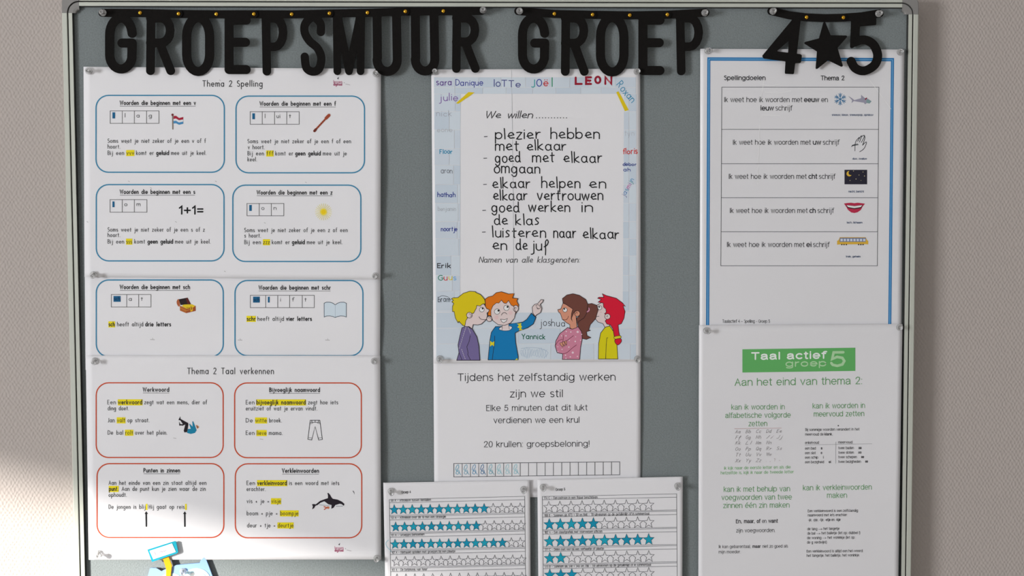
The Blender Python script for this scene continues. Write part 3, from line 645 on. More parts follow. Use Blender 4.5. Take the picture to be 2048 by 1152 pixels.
nm('sara', 873, 902.5, 170.2, (92, 50, 140), 7.5, 1.5); nm('Danique', 911.8, 965.6, 170.8, (44, 50, 150), 6.8, 1.4); nm('lo', 988, 1001, 172.8, (50, 54, 130), 8.5, 1.5); nm('TTe', 1004, 1041, 173.5, (50, 54, 130), 8.0, 1.5)
nm('J', 1062, 1068.5, 173.8, (40, 160, 160), 8.5, 1.8); nm('O', 1073, 1083, 172, (40, 60, 160), 8, 1.7); nm('ë', 1088, 1096.5, 172.2, (206, 44, 50), 9, 1.8); nm('l', 1102, 1107, 172, (20, 140, 90), 10, 1.8)
for s, a, b in (('L', 1151, 1163), ('E', 1172, 1182), ('O', 1190, 1200), ('N', 1210, 1222)):
    nm(s, a, b, 168.5 - (2 if s == 'O' else 0), (152, 24, 48), 8.0, 4.2); 
for a in (1174, 1214): S.line([(a, 156), (a + 6, 166)], 1.5, (214, 120, 130))
nm('Roxan', 1233, 1279, 171, (40, 140, 180), 8.6, 1.4, ang=49)
nm('julie', 880, 916, 201, (120, 66, 160), 8.0, 1.3); nm('nick', 873, 902.5, 232, (168, 172, 184), 6.5, 1.1); nm('eone', 875, 904, 264, (184, 190, 198), 5.5, 1.1)
nm('Floor', 880, 904.5, 307, (30, 140, 180), 5.0, 1.5); nm('aron', 882, 904.6, 346.5, (104, 106, 116), 6.8, 1.1); nm('hathah', 875, 910.4, 393.6, (30, 50, 140), 5.3, 1.4)
nm('benjamin', 876, 912, 421.5, (178, 184, 192), 4.6, 1.0); nm('noortje', 882, 914.5, 462.2, (34, 48, 140), 5.2, 1.4); nm('Erik', 874.5, 901, 535.4, (28, 28, 34), 5.4, 1.7)
nm('Guus', 876, 911.5, 560, NB, 6.4, 1.5, cols=[(20, 130, 100), (206, 50, 46), (226, 206, 50), (110, 170, 220)]); nm('bram', 876, 899, 603.5, (34, 44, 60), 6.2, 1.1)
S.line([(876, 596), (884, 591.6), (896, 594), (901, 600)], .9, (60, 70, 84), smooth=True)
nm('tyn', 1250, 1268, 271.5, (186, 192, 202), 6.4, 1.1); nm('floris', 1246, 1275, 307.6, (206, 50, 40), 6.6, 1.6); nm('debor', 1245.6, 1272, 331.5, (36, 60, 140), 3.9, 1.3); nm('ah', 1247.5, 1260.5, 342.6, (36, 60, 140), 4.0, 1.3)
nm('jasmijn', 1250, 1288, 393, (60, 130, 190), 5.5, 1.0, ang=-62, cols=[(110, 110, 160), (60, 120, 180), (60, 140, 180), (190, 60, 150), (140, 80, 160), (60, 150, 150), (60, 140, 190)])
nm('joshua', 1081, 1129, 652, (46, 48, 56), 8.0, 1.2); nm('Yannick', 1044, 1090, 678, (20, 100, 76), 6.0, 1.6)
zz = [(1041 + i * 1.35 + 2.5 * math.sin(i * 2.1), 706 + 9 * math.sin(i * 1.9) * (1 - .3 * math.cos(i * .3))) for i in range(40)]
S.line(zz, .7, (176, 194, 212), smooth=True); S.line([(1042, 697), (1060, 695), (1080, 697), (1096, 705), (1088, 716)], .8, (166, 186, 206), smooth=True)
S.done('handwriting', 'pupils names in coloured pens around the border')

# the four drawn children
OL = (34, 24, 30); SK = (226, 208, 206); SK2 = (216, 150, 124)
def eye(x, y, r, px_, py_): S.disc(x, y, r, (232, 232, 232), (44, 34, 40), .8); S.disc(x + px_, y + py_, r * .36, (22, 20, 22))
# behind: red-haired girl in yellow
c_ = lambda pts: K(pts, 1170, 575, 7.68)
S.fill(c_([(205, 1098), (210, 860), (240, 700), (310, 610), (380, 590), (440, 680), (490, 850), (505, 1098)]), (218, 206, 16), outline=OL, w=1.2)
S.line(c_([(318, 1092), (325, 900), (335, 775), (352, 772)]), 1.0, OL)
S.fill(c_([(245, 235), (180, 275), (150, 262), (140, 310), (148, 350), (135, 400), (150, 470), (200, 530), (275, 555), (305, 610), (380, 590), (400, 420), (330, 240)]), SK, outline=OL, w=1.1)
S.fill(c_([(265, 95), (330, 125), (480, 165), (580, 240), (620, 290), (585, 280), (615, 370), (600, 470), (560, 555), (510, 575), (520, 680), (535, 745), (450, 755), (430, 640), (390, 575), (335, 560), (310, 515),
           (330, 490), (390, 440), (300, 405), (325, 380), (320, 330), (285, 300), (280, 240), (200, 225), (250, 185), (195, 165), (215, 150), (290, 150)]), (214, 20, 52), outline=OL, w=1.1)
S.disc(*c_([(345, 445)])[0], 5.6, SK, OL, 1.0); S.line(c_([(325, 450), (345, 430), (350, 455)]), .8, (60, 110, 96), smooth=True)
S.fill(c_([(450, 755), (540, 740), (550, 775), (460, 792)]), (222, 204, 40), smooth=True, outline=OL, w=.9); S.fill(c_([(462, 800), (545, 785), (560, 830), (510, 882), (465, 850)]), (214, 20, 52), smooth=True, outline=OL, w=1)
eye(*c_([(225, 310)])[0], 4.4, -.8, -1.6); S.line(c_([(135, 430), (170, 447), (215, 440)]), .9, OL, smooth=True)
for p in c_([(178, 348), (195, 378), (212, 362), (245, 378), (176, 366)]): S.disc(*p, .6, (196, 80, 80))
S.done('drawn_child', 'red haired girl with freckles and braid in a yellow top', up=.2)
# brown-haired girl in pink
c_ = lambda pts: K(pts, 1100, 575, 7.68)
HB = (112, 66, 56)
S.fill(c_([(560, 260), (640, 245), (720, 275), (740, 340), (700, 480), (620, 570), (595, 650), (625, 660), (560, 680), (570, 740), (630, 768), (560, 798), (480, 780), (430, 600), (420, 480)]), HB, outline=OL, w=1.0)
S.fill(c_([(190, 1105), (195, 1020), (110, 1000), (80, 900), (90, 820), (150, 710), (270, 615), (340, 640), (430, 600), (485, 680), (495, 790), (470, 920), (455, 1105)]), (206, 132, 156), outline=OL, w=1.2)
S.line(c_([(195, 1020), (260, 1000), (330, 940), (405, 882)]), 1.1, (120, 50, 70), smooth=True); S.line(c_([(90, 880), (130, 820), (190, 795)]), 1.0, (120, 50, 70), smooth=True)
S.line(c_([(200, 730), (205, 780), (195, 840)]), 1.0, (120, 50, 70)); S.line(c_([(360, 740), (260, 815)]), 1.0, (120, 50, 70))
S.fill(c_([(200, 240), (165, 330), (120, 340), (130, 375), (160, 400), (190, 490), (260, 545), (305, 570), (305, 620), (340, 640), (415, 615), (400, 450), (420, 380), (330, 300)]), SK2, outline=OL, w=1.0)
S.fill(c_([(200, 235), (190, 170), (260, 115), (350, 95), (450, 120), (550, 185), (582, 260), (560, 400), (520, 470), (440, 520), (425, 570), (405, 470), (450, 440), (450, 380), (400, 355), (365, 390), (330, 470), (345, 525), (325, 480), (330, 400), (350, 330), (260, 270)]), HB, smooth=False, outline=OL, w=1.0)
S.disc(*c_([(418, 400)])[0], 5.6, SK2, OL, .9); S.line(c_([(385, 410), (410, 375), (420, 400)]), .8, (90, 40, 36), smooth=True)
S.fill(c_([(590, 305), (610, 320), (608, 360), (570, 385), (565, 365), (590, 345)]), (216, 150, 176), smooth=True, outline=(90, 50, 60), w=.7)
eye(*c_([(230, 345)])[0], 4.4, -1.2, -2.0); S.line(c_([(200, 492), (240, 498), (270, 475), (284, 440)]), .9, (90, 34, 30), smooth=True)
for i in range(3): S.fill(c_([(150 + i * 38, 860 - i * 14), (185 + i * 34, 845 - i * 14), (200 + i * 28, 890 - i * 12), (195 + i * 28, 915 - i * 14), (165 + i * 36, 885 - i * 14)]), SK2, smooth=True, outline=OL, w=.7)
for x, y, r in ((250, 675, 1.4), (320, 683, 1.4), (425, 682, 2.3), (245, 742, 1.6), (180, 742, 1.3), (395, 757, 1), (298, 812, 1.3), (388, 828, 1.6), (470, 810, 1.2), (290, 915, 1.5), (350, 1000, 2.2), (185, 952, 1.2), (120, 985, 1.2), (238, 1040, 1.4), (312, 1065, 1.4), (245, 1088, 1.3), (422, 1058, 1.3), (120, 910, 1.0), (485, 720, 1.2)):
    S.disc(*c_([(x, y)])[0], r, (232, 206, 216))
S.done('drawn_child', 'brown haired girl with ponytail in a dotted pink top', up=.2)
# orange-haired boy in blue
c_ = lambda pts: K(pts, 965, 575, 7.68)
BL = (6, 122, 182)
S.fill(c_([(85, 1112), (100, 960), (115, 800), (135, 690), (200, 600), (300, 600), (420, 560), (540, 545), (620, 530), (680, 490), (750, 395), (820, 460), (780, 560), (690, 620), (560, 665), (500, 700), (510, 850), (548, 1060), (545, 1112)]), BL, outline=OL, w=1.2)
S.line(c_([(150, 1110), (170, 950), (185, 850), (187, 745)]), 1.0, OL, smooth=True); S.fill(c_([(118, 820), (150, 845), (182, 825), (175, 905), (150, 880), (115, 908)]), (222, 212, 40))
S.fill(c_([(528, 558), (598, 545), (590, 580), (608, 600), (590, 630), (620, 650), (560, 660), (570, 630), (535, 610), (560, 580)]), (222, 212, 40))
S.fill(c_([(500, 1112), (530, 1085), (545, 1112)]), (222, 212, 40))
S.fill(c_([(250, 640), (300, 600), (400, 590), (455, 610), (420, 655), (330, 665)]), (228, 222, 226), smooth=True, outline=OL, w=.9)
S.fill(c_([(305, 570), (400, 560), (405, 640), (355, 655), (305, 640)]), SK)
S.line(c_([(303, 580), (300, 650)]), .9, OL); S.line(c_([(402, 575), (412, 640)]), .9, OL)
S.fill(c_([(40, 180), (90, 145), (155, 130), (210, 80), (290, 65), (400, 100), (485, 95), (460, 160), (545, 170), (525, 205), (555, 270), (540, 340), (500, 420), (150, 440), (80, 430), (85, 370), (45, 300)]), (226, 118, 14), outline=OL, w=1.1)
S.disc(*c_([(105, 482)])[0], 5.4, SK, OL, 1.1); S.disc(*c_([(512, 322)])[0], 5.2, SK, OL, 1.0, ry=6.6)
S.fill(c_([(130, 350), (160, 280), (215, 235), (250, 240), (290, 195), (330, 240), (365, 245), (400, 200), (440, 270), (480, 290), (508, 380), (490, 470), (430, 545), (340, 582), (240, 570), (160, 510), (130, 430)]), SK, outline=OL, w=1.0)
S.line(c_([(90, 470), (120, 465), (135, 490)]), .8, OL, smooth=True); S.line(c_([(490, 330), (505, 305), (520, 320)]), .8, OL, smooth=True)
eye(*c_([(225, 370)])[0], 5.5, 2.6, -1.9); eye(*c_([(368, 312)])[0], 5.5, 2.2, -1.9)
S.line(c_([(290, 425), (310, 395), (345, 385), (375, 408)]), 1.0, OL, smooth=True); S.fill(c_([(278, 488), (340, 495), (382, 475), (365, 520), (325, 542), (295, 525)]), (232, 230, 230), outline=OL, w=.9)
S.disc(*c_([(215, 460)])[0], 4.2, (228, 196, 196)); S.disc(*c_([(430, 390)])[0], 4.0, (228, 198, 198))
S.fill(c_([(770, 385), (765, 300), (800, 260), (850, 245), (900, 185), (935, 190), (925, 220), (885, 260), (910, 320), (890, 385), (830, 420), (808, 445)]), SK, outline=OL, w=1.1)
S.line(c_([(815, 280), (850, 265), (880, 285), (885, 320), (855, 325), (845, 310)]), .9, OL, smooth=True); S.line(c_([(830, 290), (840, 325), (860, 330)]), .8, OL, smooth=True)
S.done('drawn_child', 'orange haired boy in a blue jumper pointing up', up=.2)
# blond boy in purple
c_ = lambda pts: K(pts, 890, 575, 7.68)
S.fill(c_([(180, 1118), (215, 1000), (200, 880), (230, 740), (260, 620), (330, 590), (420, 640), (490, 760), (520, 900), (535, 1118)]), (116, 104, 152), outline=OL, w=1.2)
S.line(c_([(388, 740), (370, 830), (335, 910), (345, 960), (355, 1000), (350, 1030), (392, 1115)]), 1.0, OL); S.line(c_([(215, 1000), (240, 1060), (262, 1115)]), 1.0, OL)
for i in range(0, 22, 2):
    a, b = i / 22, (i + 1.1) / 22; q = lambda t: (320 - 75 * t * 1.4, 610 + 340 * t * 1.0) if t < .99 else (245, 950)
    S.line(c_([q(a), q(b)]), 1.0, (206, 200, 216), z=.3)
for i in range(0, 12, 2): S.line(c_([(255 + 60 * i / 12, 950 + 160 * i / 12), (255 + 60 * (i + 1) / 12, 950 + 160 * (i + 1) / 12)]), 1.0, (206, 200, 216), z=.3)
for i in range(0, 8, 2): S.line(c_([(360 + 35 * i / 8, 615 + 100 * i / 8), (360 + 35 * (i + 1) / 8, 615 + 100 * (i + 1) / 8)]), 1.0, (206, 200, 216), z=.3)
S.fill(c_([(310, 480), (350, 380), (480, 260), (600, 255), (640, 325), (680, 340), (670, 375), (645, 390), (650, 440), (635, 490), (560, 560), (500, 575), (432, 570), (415, 635), (370, 600), (305, 600)]), SK, outline=OL, w=1.1)
S.fill(c_([(200, 155), (280, 90), (380, 58), (470, 65), (475, 78), (540, 105), (570, 135), (610, 185), (620, 250), (575, 255), (540, 285), (490, 275), (480, 320), (460, 355), (440, 395), (330, 410), (345, 470), (320, 510), (305, 590), (270, 580), (215, 520), (200, 540), (160, 470),
           (140, 370), (115, 370), (115, 290), (135, 245), (105, 220), (130, 195), (100, 175), (120, 160)]), (222, 200, 16), outline=OL, w=1.1)
S.disc(*c_([(375, 425)])[0], 5.8, SK, OL, 1.0); S.line(c_([(370, 405), (400, 415), (405, 440), (385, 440)]), .8, OL, smooth=True)
eye(*c_([(565, 340)])[0], 4.8, 1.6, -2.2); S.line(c_([(522, 450), (550, 485), (600, 495), (640, 490)]), 1.0, OL, smooth=True)
S.done('drawn_child', 'blond boy in a purple top seen from the side')

# star charts
def star_pts(cx, cy, rx, ry, rot_=0):
    pts = []
    for i in range(10):
        a = -PI / 2 + i * PI / 5 + rot_; r = 1 if i % 2 == 0 else .42; pts.append((cx + rx * r * math.cos(a), cy + ry * r * math.sin(a)))
    return pts
TEAL = (16, 154, 184); GL = (104, 104, 108)
def chart(S, xl, xr, ytop, sl, drift, heads, stars, header):
    S.ft(header[0], header[1], header[2], header[3], 5.6, (60, 60, 62), .8, y1=header[3] - 1); S.done('heading')
    P_ = 34.5
    for r in range(5):
        y = ytop + r * P_; dl = drift * r
        for yy in (0, 6.6, 32.0):
            S.line([(xl + dl, y + yy), (xr + dl * .6, y + yy - sl)], .8, GL, z=.0)
    S.line([(xl, ytop), (xl + drift * 5, ytop + 200)], .9, GL, z=.0); S.line([(xr, ytop - sl), (xr + drift * 3, ytop - sl + 200)], .9, GL, z=.0)
    S.done('printed_lines')
    for s, a, b, y in heads: S.ft(s, a, b, y, 5.2, (84, 84, 88), .3, y1=y - sl * (b - a) / (xr - xl)); S.done('printed_text')
    for (x0, y0, x1, y1, n, filled, rx, ry) in stars:
        for i in range(n):
            t = i / (n - 1); p = star_pts(x0 + (x1 - x0) * t, y0 + (y1 - y0) * t, rx, ry, -.02)
            if i < filled:
                k = (i * 7 + int(y0)) % 5; S.fill(p, [(16, 152, 184), (22, 160, 188), (10, 146, 180), (26, 164, 190), (14, 150, 186)][k], z=.05)
                S.line(p, .9, (30, 84, 98), True, z=.08)
            else: S.line(p, .9, (92, 92, 98), True, z=.08)
        S.done('star_row')
S = Sheet('star_chart', 'white star chart headed Groep 4, at bottom centre left with many blue stars', 'chart',
          [(766.5, 965.5), (1060, 960.5), (1062, 1290), (773, 1290)], .0046, lift=(.8, .8, .2, 0), seed=9, group='star charts at the bottom')
chart(S, 778.6, 1049.3, 999, 6.2, .7,
      [('59 A – Aftrekken tussen tientallen', 781.4, 862, 1003.6), ('52 A – Aftrekken over de 10 met een strategie', 782.4, 891.9, 1038), ('61 A – Groepjes benoemen', 783, 849, 1072.6),
       ("62 A – Herhaald optellen met groepjes bij een plaatje", 784, 910.8, 1107.6), ("63 A – De betekenis van 'keer'", 784, 855.6, 1142.4)],
      [(788.4, 1019.6, 1040.2, 1016, 15, 11, 9.6, 10.2), (791.2, 1054, 1042, 1050.4, 15, 10, 9.6, 10.2), (790, 1088.6, 1040.6, 1085, 15, 13, 9.6, 10.2), (792.8, 1123.4, 1043.2, 1119.6, 15, 0, 9.6, 10.2), (794, 1158, 1044, 1154.4, 15, 0, 9.6, 10.2)],
      ('Groep 4', 802.6, 821.7, 987.4))
S.line([(777, 1080), (771.5, 1086), (774, 1094), (779, 1099), (783, 1104)], 1.0, (150, 206, 220), smooth=True); S.done('handwriting')
S = Sheet('star_chart', 'white star chart headed Groep 5, at bottom centre right with ten stars per row', 'chart',
          [(1074.7, 959.5), (1365.6, 953.3), (1364, 1290), (1078, 1290)], .0052, lift=(.6, 1.2, .2, 0), seed=10, group='star charts at the bottom')
chart(S, 1084.6, 1353.2, 993, 5.2, .45,
      [('174 C – Een patroon in een figuur beschrijven', 1087.5, 1195, 998.8), ('168 B – Sommen als 673 + 50 en 846 – 70 uitrekenen op de getallenlijn of in sommentaal', 1088.4, 1298.5, 1033.6), ('162 A – Een staafgrafiek met voorwerpen aflezen', 1089, 1204.7, 1067.4),
       ('177 C – Delen met rest bij een verhaaltje of plaatje', 1089, 1208, 1101.8), ('175 B – Sommen als 518 + 345 en 786 – 59 uitrekenen op de getallenlijn of in sommentaal', 1089, 1302, 1135.8)],
      [(1097.7, 1014.6, 1297, 1010.4, 10, 0, 11.4, 12), (1098.6, 1049, 1297.2, 1045, 10, 5, 11.4, 12), (1098.9, 1083, 1297.4, 1079, 10, 10, 11.4, 12), (1099.4, 1116.6, 1297.6, 1113, 10, 2, 11.4, 12), (1099.6, 1150, 1297.6, 1147, 10, 3, 11.4, 12)],
      ('Groep 5', 1110.9, 1130.4, 982))

# ------------------------------------------------------------------ right column
S = Sheet('spelling_goals_sheet', 'white sheet with a blue double border at upper right headed Spellingdoelen', 'notice',
          [(1400.5, 97.5), (1809, 99), (1802.5, 690), (1399, 690)], .0018, mat=M_sleeve, lift=(1.0, 1.0, .6, 0), seed=12)
SB = (42, 122, 182)
S.fill([(1414.6, 114.6), (1420.6, 121.4), (1418.4, 655), (1412, 655)], SB); S.fill([(1414.6, 114.6), (1788, 116), (1782, 122.6), (1420.6, 121.4)], SB); S.fill([(1788, 116), (1782.4, 655), (1776.4, 655), (1782, 122.6)], SB)
S.line([(1415.4, 655), (1417.8, 118), (1785, 119.4), (1779.4, 655)], .9, (150, 196, 228)); S.done('printed_border', 'blue double line border')
B2 = (40, 40, 44)
S.ft('Spellingdoelen', 1448, 1531, 160.4, 9.6, B2, 1.2); S.done('heading'); S.ft('Thema 2', 1641.4, 1688.9, 160.8, 9.6, B2, 1.2); S.done('heading')
ys = [174.3, 258.9, 327.5, 395.5, 463.5, 531.6]
for y in ys: S.line([(1443.6 - (y - 174) * .0055, y), (1757.8 - (y - 174) * .009, y)], 1.0, (96, 96, 100))
S.line([(1443.6, 174.3), (1441.6, 531.6)], 1.0, (96, 96, 100)); S.line([(1757.8, 174.3), (1754.6, 531.6)], 1.0, (96, 96, 100)); S.done('table_lines')
def row(y, a, b, word, c, d, e=None, f=None):
    S.ft('Ik weet hoe ik woorden met', a, b, y, 10.4, B2); S.ft(word, c, d, y, 10.4, B2, 1.3)
    if e: S.ft('schrijf', e, f, y, 10.4, B2); S.done('printed_text')
row(204.4, 1448.3, 1604.6, 'eeuw', 1608, 1638.5); S.ft('en', 1642.5, 1655.5, 204.4, 10.4, B2); S.ft('ieuw', 1520.8, 1547.6, 221.2, 10.4, B2, 1.3); S.ft('schrijf', 1550.8, 1584.6, 221.2, 10.4, B2); S.done('printed_text')
row(289.6, 1465.7, 1621.6, 'uw', 1625.6, 1642.3, 1645.6, 1679); row(357.9, 1457.3, 1613.4, 'cht', 1616.9, 1634.6, 1637.8, 1670.7)
row(426.2, 1459.6, 1615.2, 'ch', 1618.8, 1631.4, 1635, 1667.8); row(494.2, 1453.8, 1609, 'ei', 1612.7, 1623, 1626, 1659)
S.done('printed_text')
for s, a, b, y in (('sneeuw, kieuw, sneeuwpop, opnieuw', 1663.6, 1746.7, 231.7), ('duw, zwaluw', 1704.8, 1733.8, 319.4), ('nacht, bericht', 1697, 1728, 385), ('lach, lichaam', 1693.6, 1724.8, 447), ('trein, geheim', 1691.6, 1721, 515)):
    S.ft(s, a, b, y, 4.2, (40, 70, 110), .7); S.done('printed_text', 'tiny dark blue caption')
S.ft('Taalactief 4 – Spelling - Groep 5', 1444.5, 1540, 645.6, 6.6, (60, 60, 64)); S.done('printed_text')
for i in range(6):
    a = i * PI / 3 + PI / 2; c, s_ = math.cos(a), math.sin(a); q = lambda r, t=0: (1680.4 + 12 * (r * c - t * s_), 198.3 + 12 * (r * s_ + t * c))
    S.line([q(0), q(1)], 1.3, (50, 116, 160), z=0); S.line([q(.9, .28), q(.62), q(.9, -.28)], 1.1, (50, 116, 160), z=.01); S.line([q(.62, .22), q(.36), q(.62, -.22)], 1.0, (60, 126, 170), z=.02)
S.done('picture', 'printed blue snowflake')
c_ = lambda pts: K(pts, 1650, 180, 8.864)
S.fill(c_([(410, 105), (470, 140), (520, 180), (640, 145), (640, 85), (700, 140), (760, 155), (825, 200), (790, 240), (740, 230), (710, 255), (690, 225), (560, 205), (510, 195), (470, 235), (480, 180)]), (156, 154, 172)); S.fill(c_([(740, 160), (825, 200), (790, 240), (730, 225)]), (130, 158, 160))
S.fill(c_([(705, 160), (740, 130), (745, 150), (715, 180)]), (140, 30, 56)); S.done('picture', 'printed grey shark')
for p in ([(530, 1080), (540, 930), (600, 845), (600, 870), (580, 910)], [(600, 870), (640, 815), (645, 830), (610, 925)], [(645, 830), (680, 805), (700, 820), (645, 930)], [(690, 815), (708, 840), (680, 940), (665, 980)], [(665, 980), (720, 925), (735, 940), (690, 1040), (615, 1095)], [(470, 1005), (500, 985), (590, 970)], [(480, 980), (580, 955)]):
    S.line(c_(p), 1.15, (52, 54, 60), smooth=True)
S.done('picture', 'line drawing of a waving hand')
S.rect(1689, 339.6, 1734.2, 368.6, (40, 38, 52)); S.disc(1698.4, 347.4, 5.4, (222, 182, 64)); S.disc(1701.6, 345.6, 4.6, (40, 38, 52))
for x, y, r in ((1707, 342, .8), (1718, 350, .8), (1712, 358, .9), (1729, 352, .9), (1726, 344, .8), (1722, 361, .6), (1700, 361, .7)): S.disc(x, y, r, (206, 196, 150))
S.done('picture', 'printed night sky with a yellow moon')
c_ = lambda pts: K(pts, 1380, 340, 3.103)
S.fill(c_([(955, 208), (975, 205), (1000, 203), (1020, 206), (1040, 203), (1065, 206), (1086, 209), (1072, 225), (1060, 248), (1040, 262), (1020, 267), (1000, 263), (980, 247), (968, 225)]), (186, 44, 76))
S.fill(c_([(968, 216), (1020, 222), (1073, 216), (1062, 236), (1020, 243), (980, 236)]), (40, 24, 30)); S.fill(c_([(972, 218), (1020, 224), (1069, 218), (1060, 230), (1020, 237), (981, 230)]), (232, 230, 230)); S.done('picture', 'printed smiling red mouth')
S.fill(c_([(930, 417), (1090, 417), (1098, 435), (1106, 440), (1106, 462), (1090, 460), (925, 462), (913, 464), (913, 440), (922, 435)]), (222, 178, 62)); S.fill(c_([(930, 421), (1092, 421), (1090, 446), (928, 446)]), (110, 124, 160))
for i in range(8): S.rect(*[v for p in c_([(934 + i * 20, 427), (948 + i * 20, 442)]) for v in p], (206, 214, 228))
for x in (942, 956, 970, 1046, 1060, 1074): S.disc(*c_([(x, 463)])[0], 1.4, (60, 46, 40))
S.done('picture', 'printed yellow train')
for pts in ([(1528, 158), (1522, 200)], [(1522, 232), (1519, 258), (1518, 300), (1515, 368)], [(1733, 152), (1766, 196), (1782, 218)], [(1520, 168), (1540, 172), (1560, 168)], [(1530, 184), (1556, 186), (1582, 182)], [(1524, 230), (1560, 231)]):
    S.line(pts, .8, (240, 240, 240))  # scratches, plus reflections on the plastic painted as white strokes
S.done('sleeve_scratches_and_glare', 'fine white scratches and painted reflections in the clear sleeve')

S = Sheet('language_goals_sheet', 'white sheet at lower right with a green Taal actief banner and green headings', 'notice',
          [(1398, 650.5), (1805, 648), (1795, 1240), (1396.5, 1240)], .0045, mat=M_sleeve, lift=(.6, 1.4, .2, 0), seed=13)
GR = (98, 176, 100); GT = (98, 156, 98); sl = -.0142
S.rect(1484.8, 698.6, 1710.6, 745, GR, sl=sl); S.ft('Taal actief', 1502.4, 1652.4, 720, 15.5, (236, 240, 236), 2.2, y1=717.6, z=.05); S.ft('groep', 1571, 1652.9, 733.8, 13.5, (176, 214, 168), 1.8, y1=732.6, z=.05); S.ft('5', 1659.6, 1691.7, 734, 31.5, (176, 214, 168), 1.6, y1=733.6, z=.05)
S.done('printed_banner', 'green printed banner with white lettering')
S.ft('Aan het eind van thema 2:', 1469.4, 1724.6, 772, 15.2, GT, y1=768.6); S.done('heading')
for s, a, b, y, e in (('kan ik woorden in', 1462.7, 1569.4, 819.6, .8), ('alfabetische volgorde', 1450.5, 1581.3, 836.2, 1), ('zetten', 1497, 1534.4, 852.6, .3), ('kan ik woorden in', 1625.3, 1730, 817.2, 1.2), ('meervoud zetten', 1627.6, 1728.4, 833.4, 1),
                      ('kan ik met behulp van', 1447.5, 1580, 984, 1.4), ('voegwoorden van twee', 1443, 1583.6, 1000.4, 1.4), ('zinnen één zin maken', 1446.4, 1579, 1016.4, 1.2), ('kan ik verkleinwoorden', 1606, 1743.4, 981, 1.8), ('maken', 1654, 1694, 996, .4)):
    S.ft(s, a, b, y, 11, GT, y1=y - e); S.done('heading')
S.ft('ik kijk naar de eerste letter en als die', 1448, 1581.3, 939.4, 6.4, (136, 188, 134), .5, y1=937); S.ft('hetzelfde is, kijk ik naar de tweede letter', 1441.4, 1587.7, 949, 6.4, (136, 188, 134), .5, y1=946.6); S.done('printed_text', 'pale green small print')
AG = (150, 146, 148)
S.line([(1469, 857.4), (1562.6, 856.2)], .8, (196, 160, 160))
for r, (y, t) in enumerate(((866.4, 'Aa Bb Cc Dd Ee'), (878, 'Ff Gg Hh Ii Jj'), (889, 'Kk Ll Mm Nn'), (901, 'Oo Pp Qq Rr Ss'), (912.6, 'Tt Uu Vv Ww'), (924.4, 'Xx Yy Zz')) ):
    for i, w in enumerate(t.split()): S.st(w, 1470.5 + i * 20.6, 1480 + i * 20.6, y - i * .3, 4.0, .8, AG, slant=.35, G_=HW)
S.st('. , ? -', 1532, 1560, 922.8, 3.6, .8, (190, 176, 178)); S.done('alphabet_table', 'faint cursive alphabet')
SE = (56, 54, 58)
def tx(lst, cap=5.6, b=0.0):
    for it in lst: S.ft(it[0], it[1], it[2], it[3], cap, SE, it[4] if len(it) > 4 else b, y1=it[3] - (it[2] - it[1]) * .0095); S.done('printed_text')
tx([('Bij sommige woorden verandert in het', 1610.7, 1718.8, 862), ('meervoud de', 1610.3, 1647, 871.4), ('klank.', 1649, 1665.4, 871, 1.2), ('enkelvoud', 1610, 1638, 888), ('meervoud', 1676.6, 1704.8, 887.2),
    ('een bad', 1610, 1631.6, 899.4), ('a', 1641.6, 1644.8, 899, 1.5), ('een slot', 1610, 1631.2, 908.6), ('o', 1641.4, 1644.4, 908.2, 1.5), ('een schip', 1610, 1636.2, 917.6), ('i', 1646, 1647.6, 917.2, 1.5), ('een bezigheid', 1610, 1648, 926.8), ('ei', 1657.4, 1662, 926.4, 1.5),
    ('twee baden', 1676.6, 1707.6, 898.6), ('aa', 1717, 1723.2, 898.2, 1.5), ('twee sloten', 1676.6, 1707.4, 907.8), ('oo', 1716.4, 1723, 907.4, 1.5), ('twee schepen', 1676.6, 1713.8, 916.8), ('ee', 1722.4, 1728.2, 916.4, 1.5), ('twee bezigheden', 1676.6, 1722, 926), ('ee', 1730.4, 1736, 925.4, 1.5)])
S.disc(1676.6, 851.4, 1.3, (40, 40, 44)); S.line([(1610, 889.8), (1744, 887.6)], .7, (160, 160, 164)); S.line([(1671.6, 884), (1671.4, 927)], .7, (160, 160, 164)); S.done('printed_text')
tx([('En,', 1471.7, 1484, 1046.6, 1.3), ('maar,', 1488, 1509.6, 1046.4, 1.3), ('of', 1513.4, 1520.6, 1046.2, 1.3), ('en', 1524, 1533, 1046, .1), ('want', 1536.6, 1555.8, 1045.8, 1.3), ('zijn voegwoorden.', 1472.4, 1550.4, 1065)], 8)
tx([('Ik kan gebarentaal,', 1437.4, 1501.4, 1096.6), ('maar', 1505, 1521.4, 1096, 1.3), ('niet zo goed als', 1525, 1575.8, 1095.8), ('mijn moeder.', 1437.4, 1481.6, 1107)], 6.6); S.done('printed_text')
tx([('Een verkleinwoord is een zelfstandig', 1615.6, 1716, 1024.6), ('naamwoord met iets erachter:', 1615.6, 1694.6, 1033), ('-je, -pje, -tje,', 1616.3, 1648, 1042.4), ('-etje', 1650, 1661, 1042.2, 1), ('en', 1663, 1669, 1042), ('-kje', 1671.4, 1681, 1042, 1),
    ('de tang', 1614.6, 1634.6, 1060.6), ('het tangetje', 1647, 1679, 1060), ('de bal', 1614.6, 1630.4, 1069.4), ('het balletje (let op: dubbel l)', 1643, 1720.5, 1068.8), ('de woning', 1614, 1642.6, 1078.4), ('het woninkje (let op:', 1655.4, 1710, 1077.8), ('de g verdwijnt)', 1614, 1653.6, 1087.4),
    ('Een verkleinwoord is altijd een het-woord:', 1613.4, 1726.2, 1105.2), ('het tangetje, het balletje, het woninkje.', 1613.4, 1719.4, 1113.8)], 5.6)
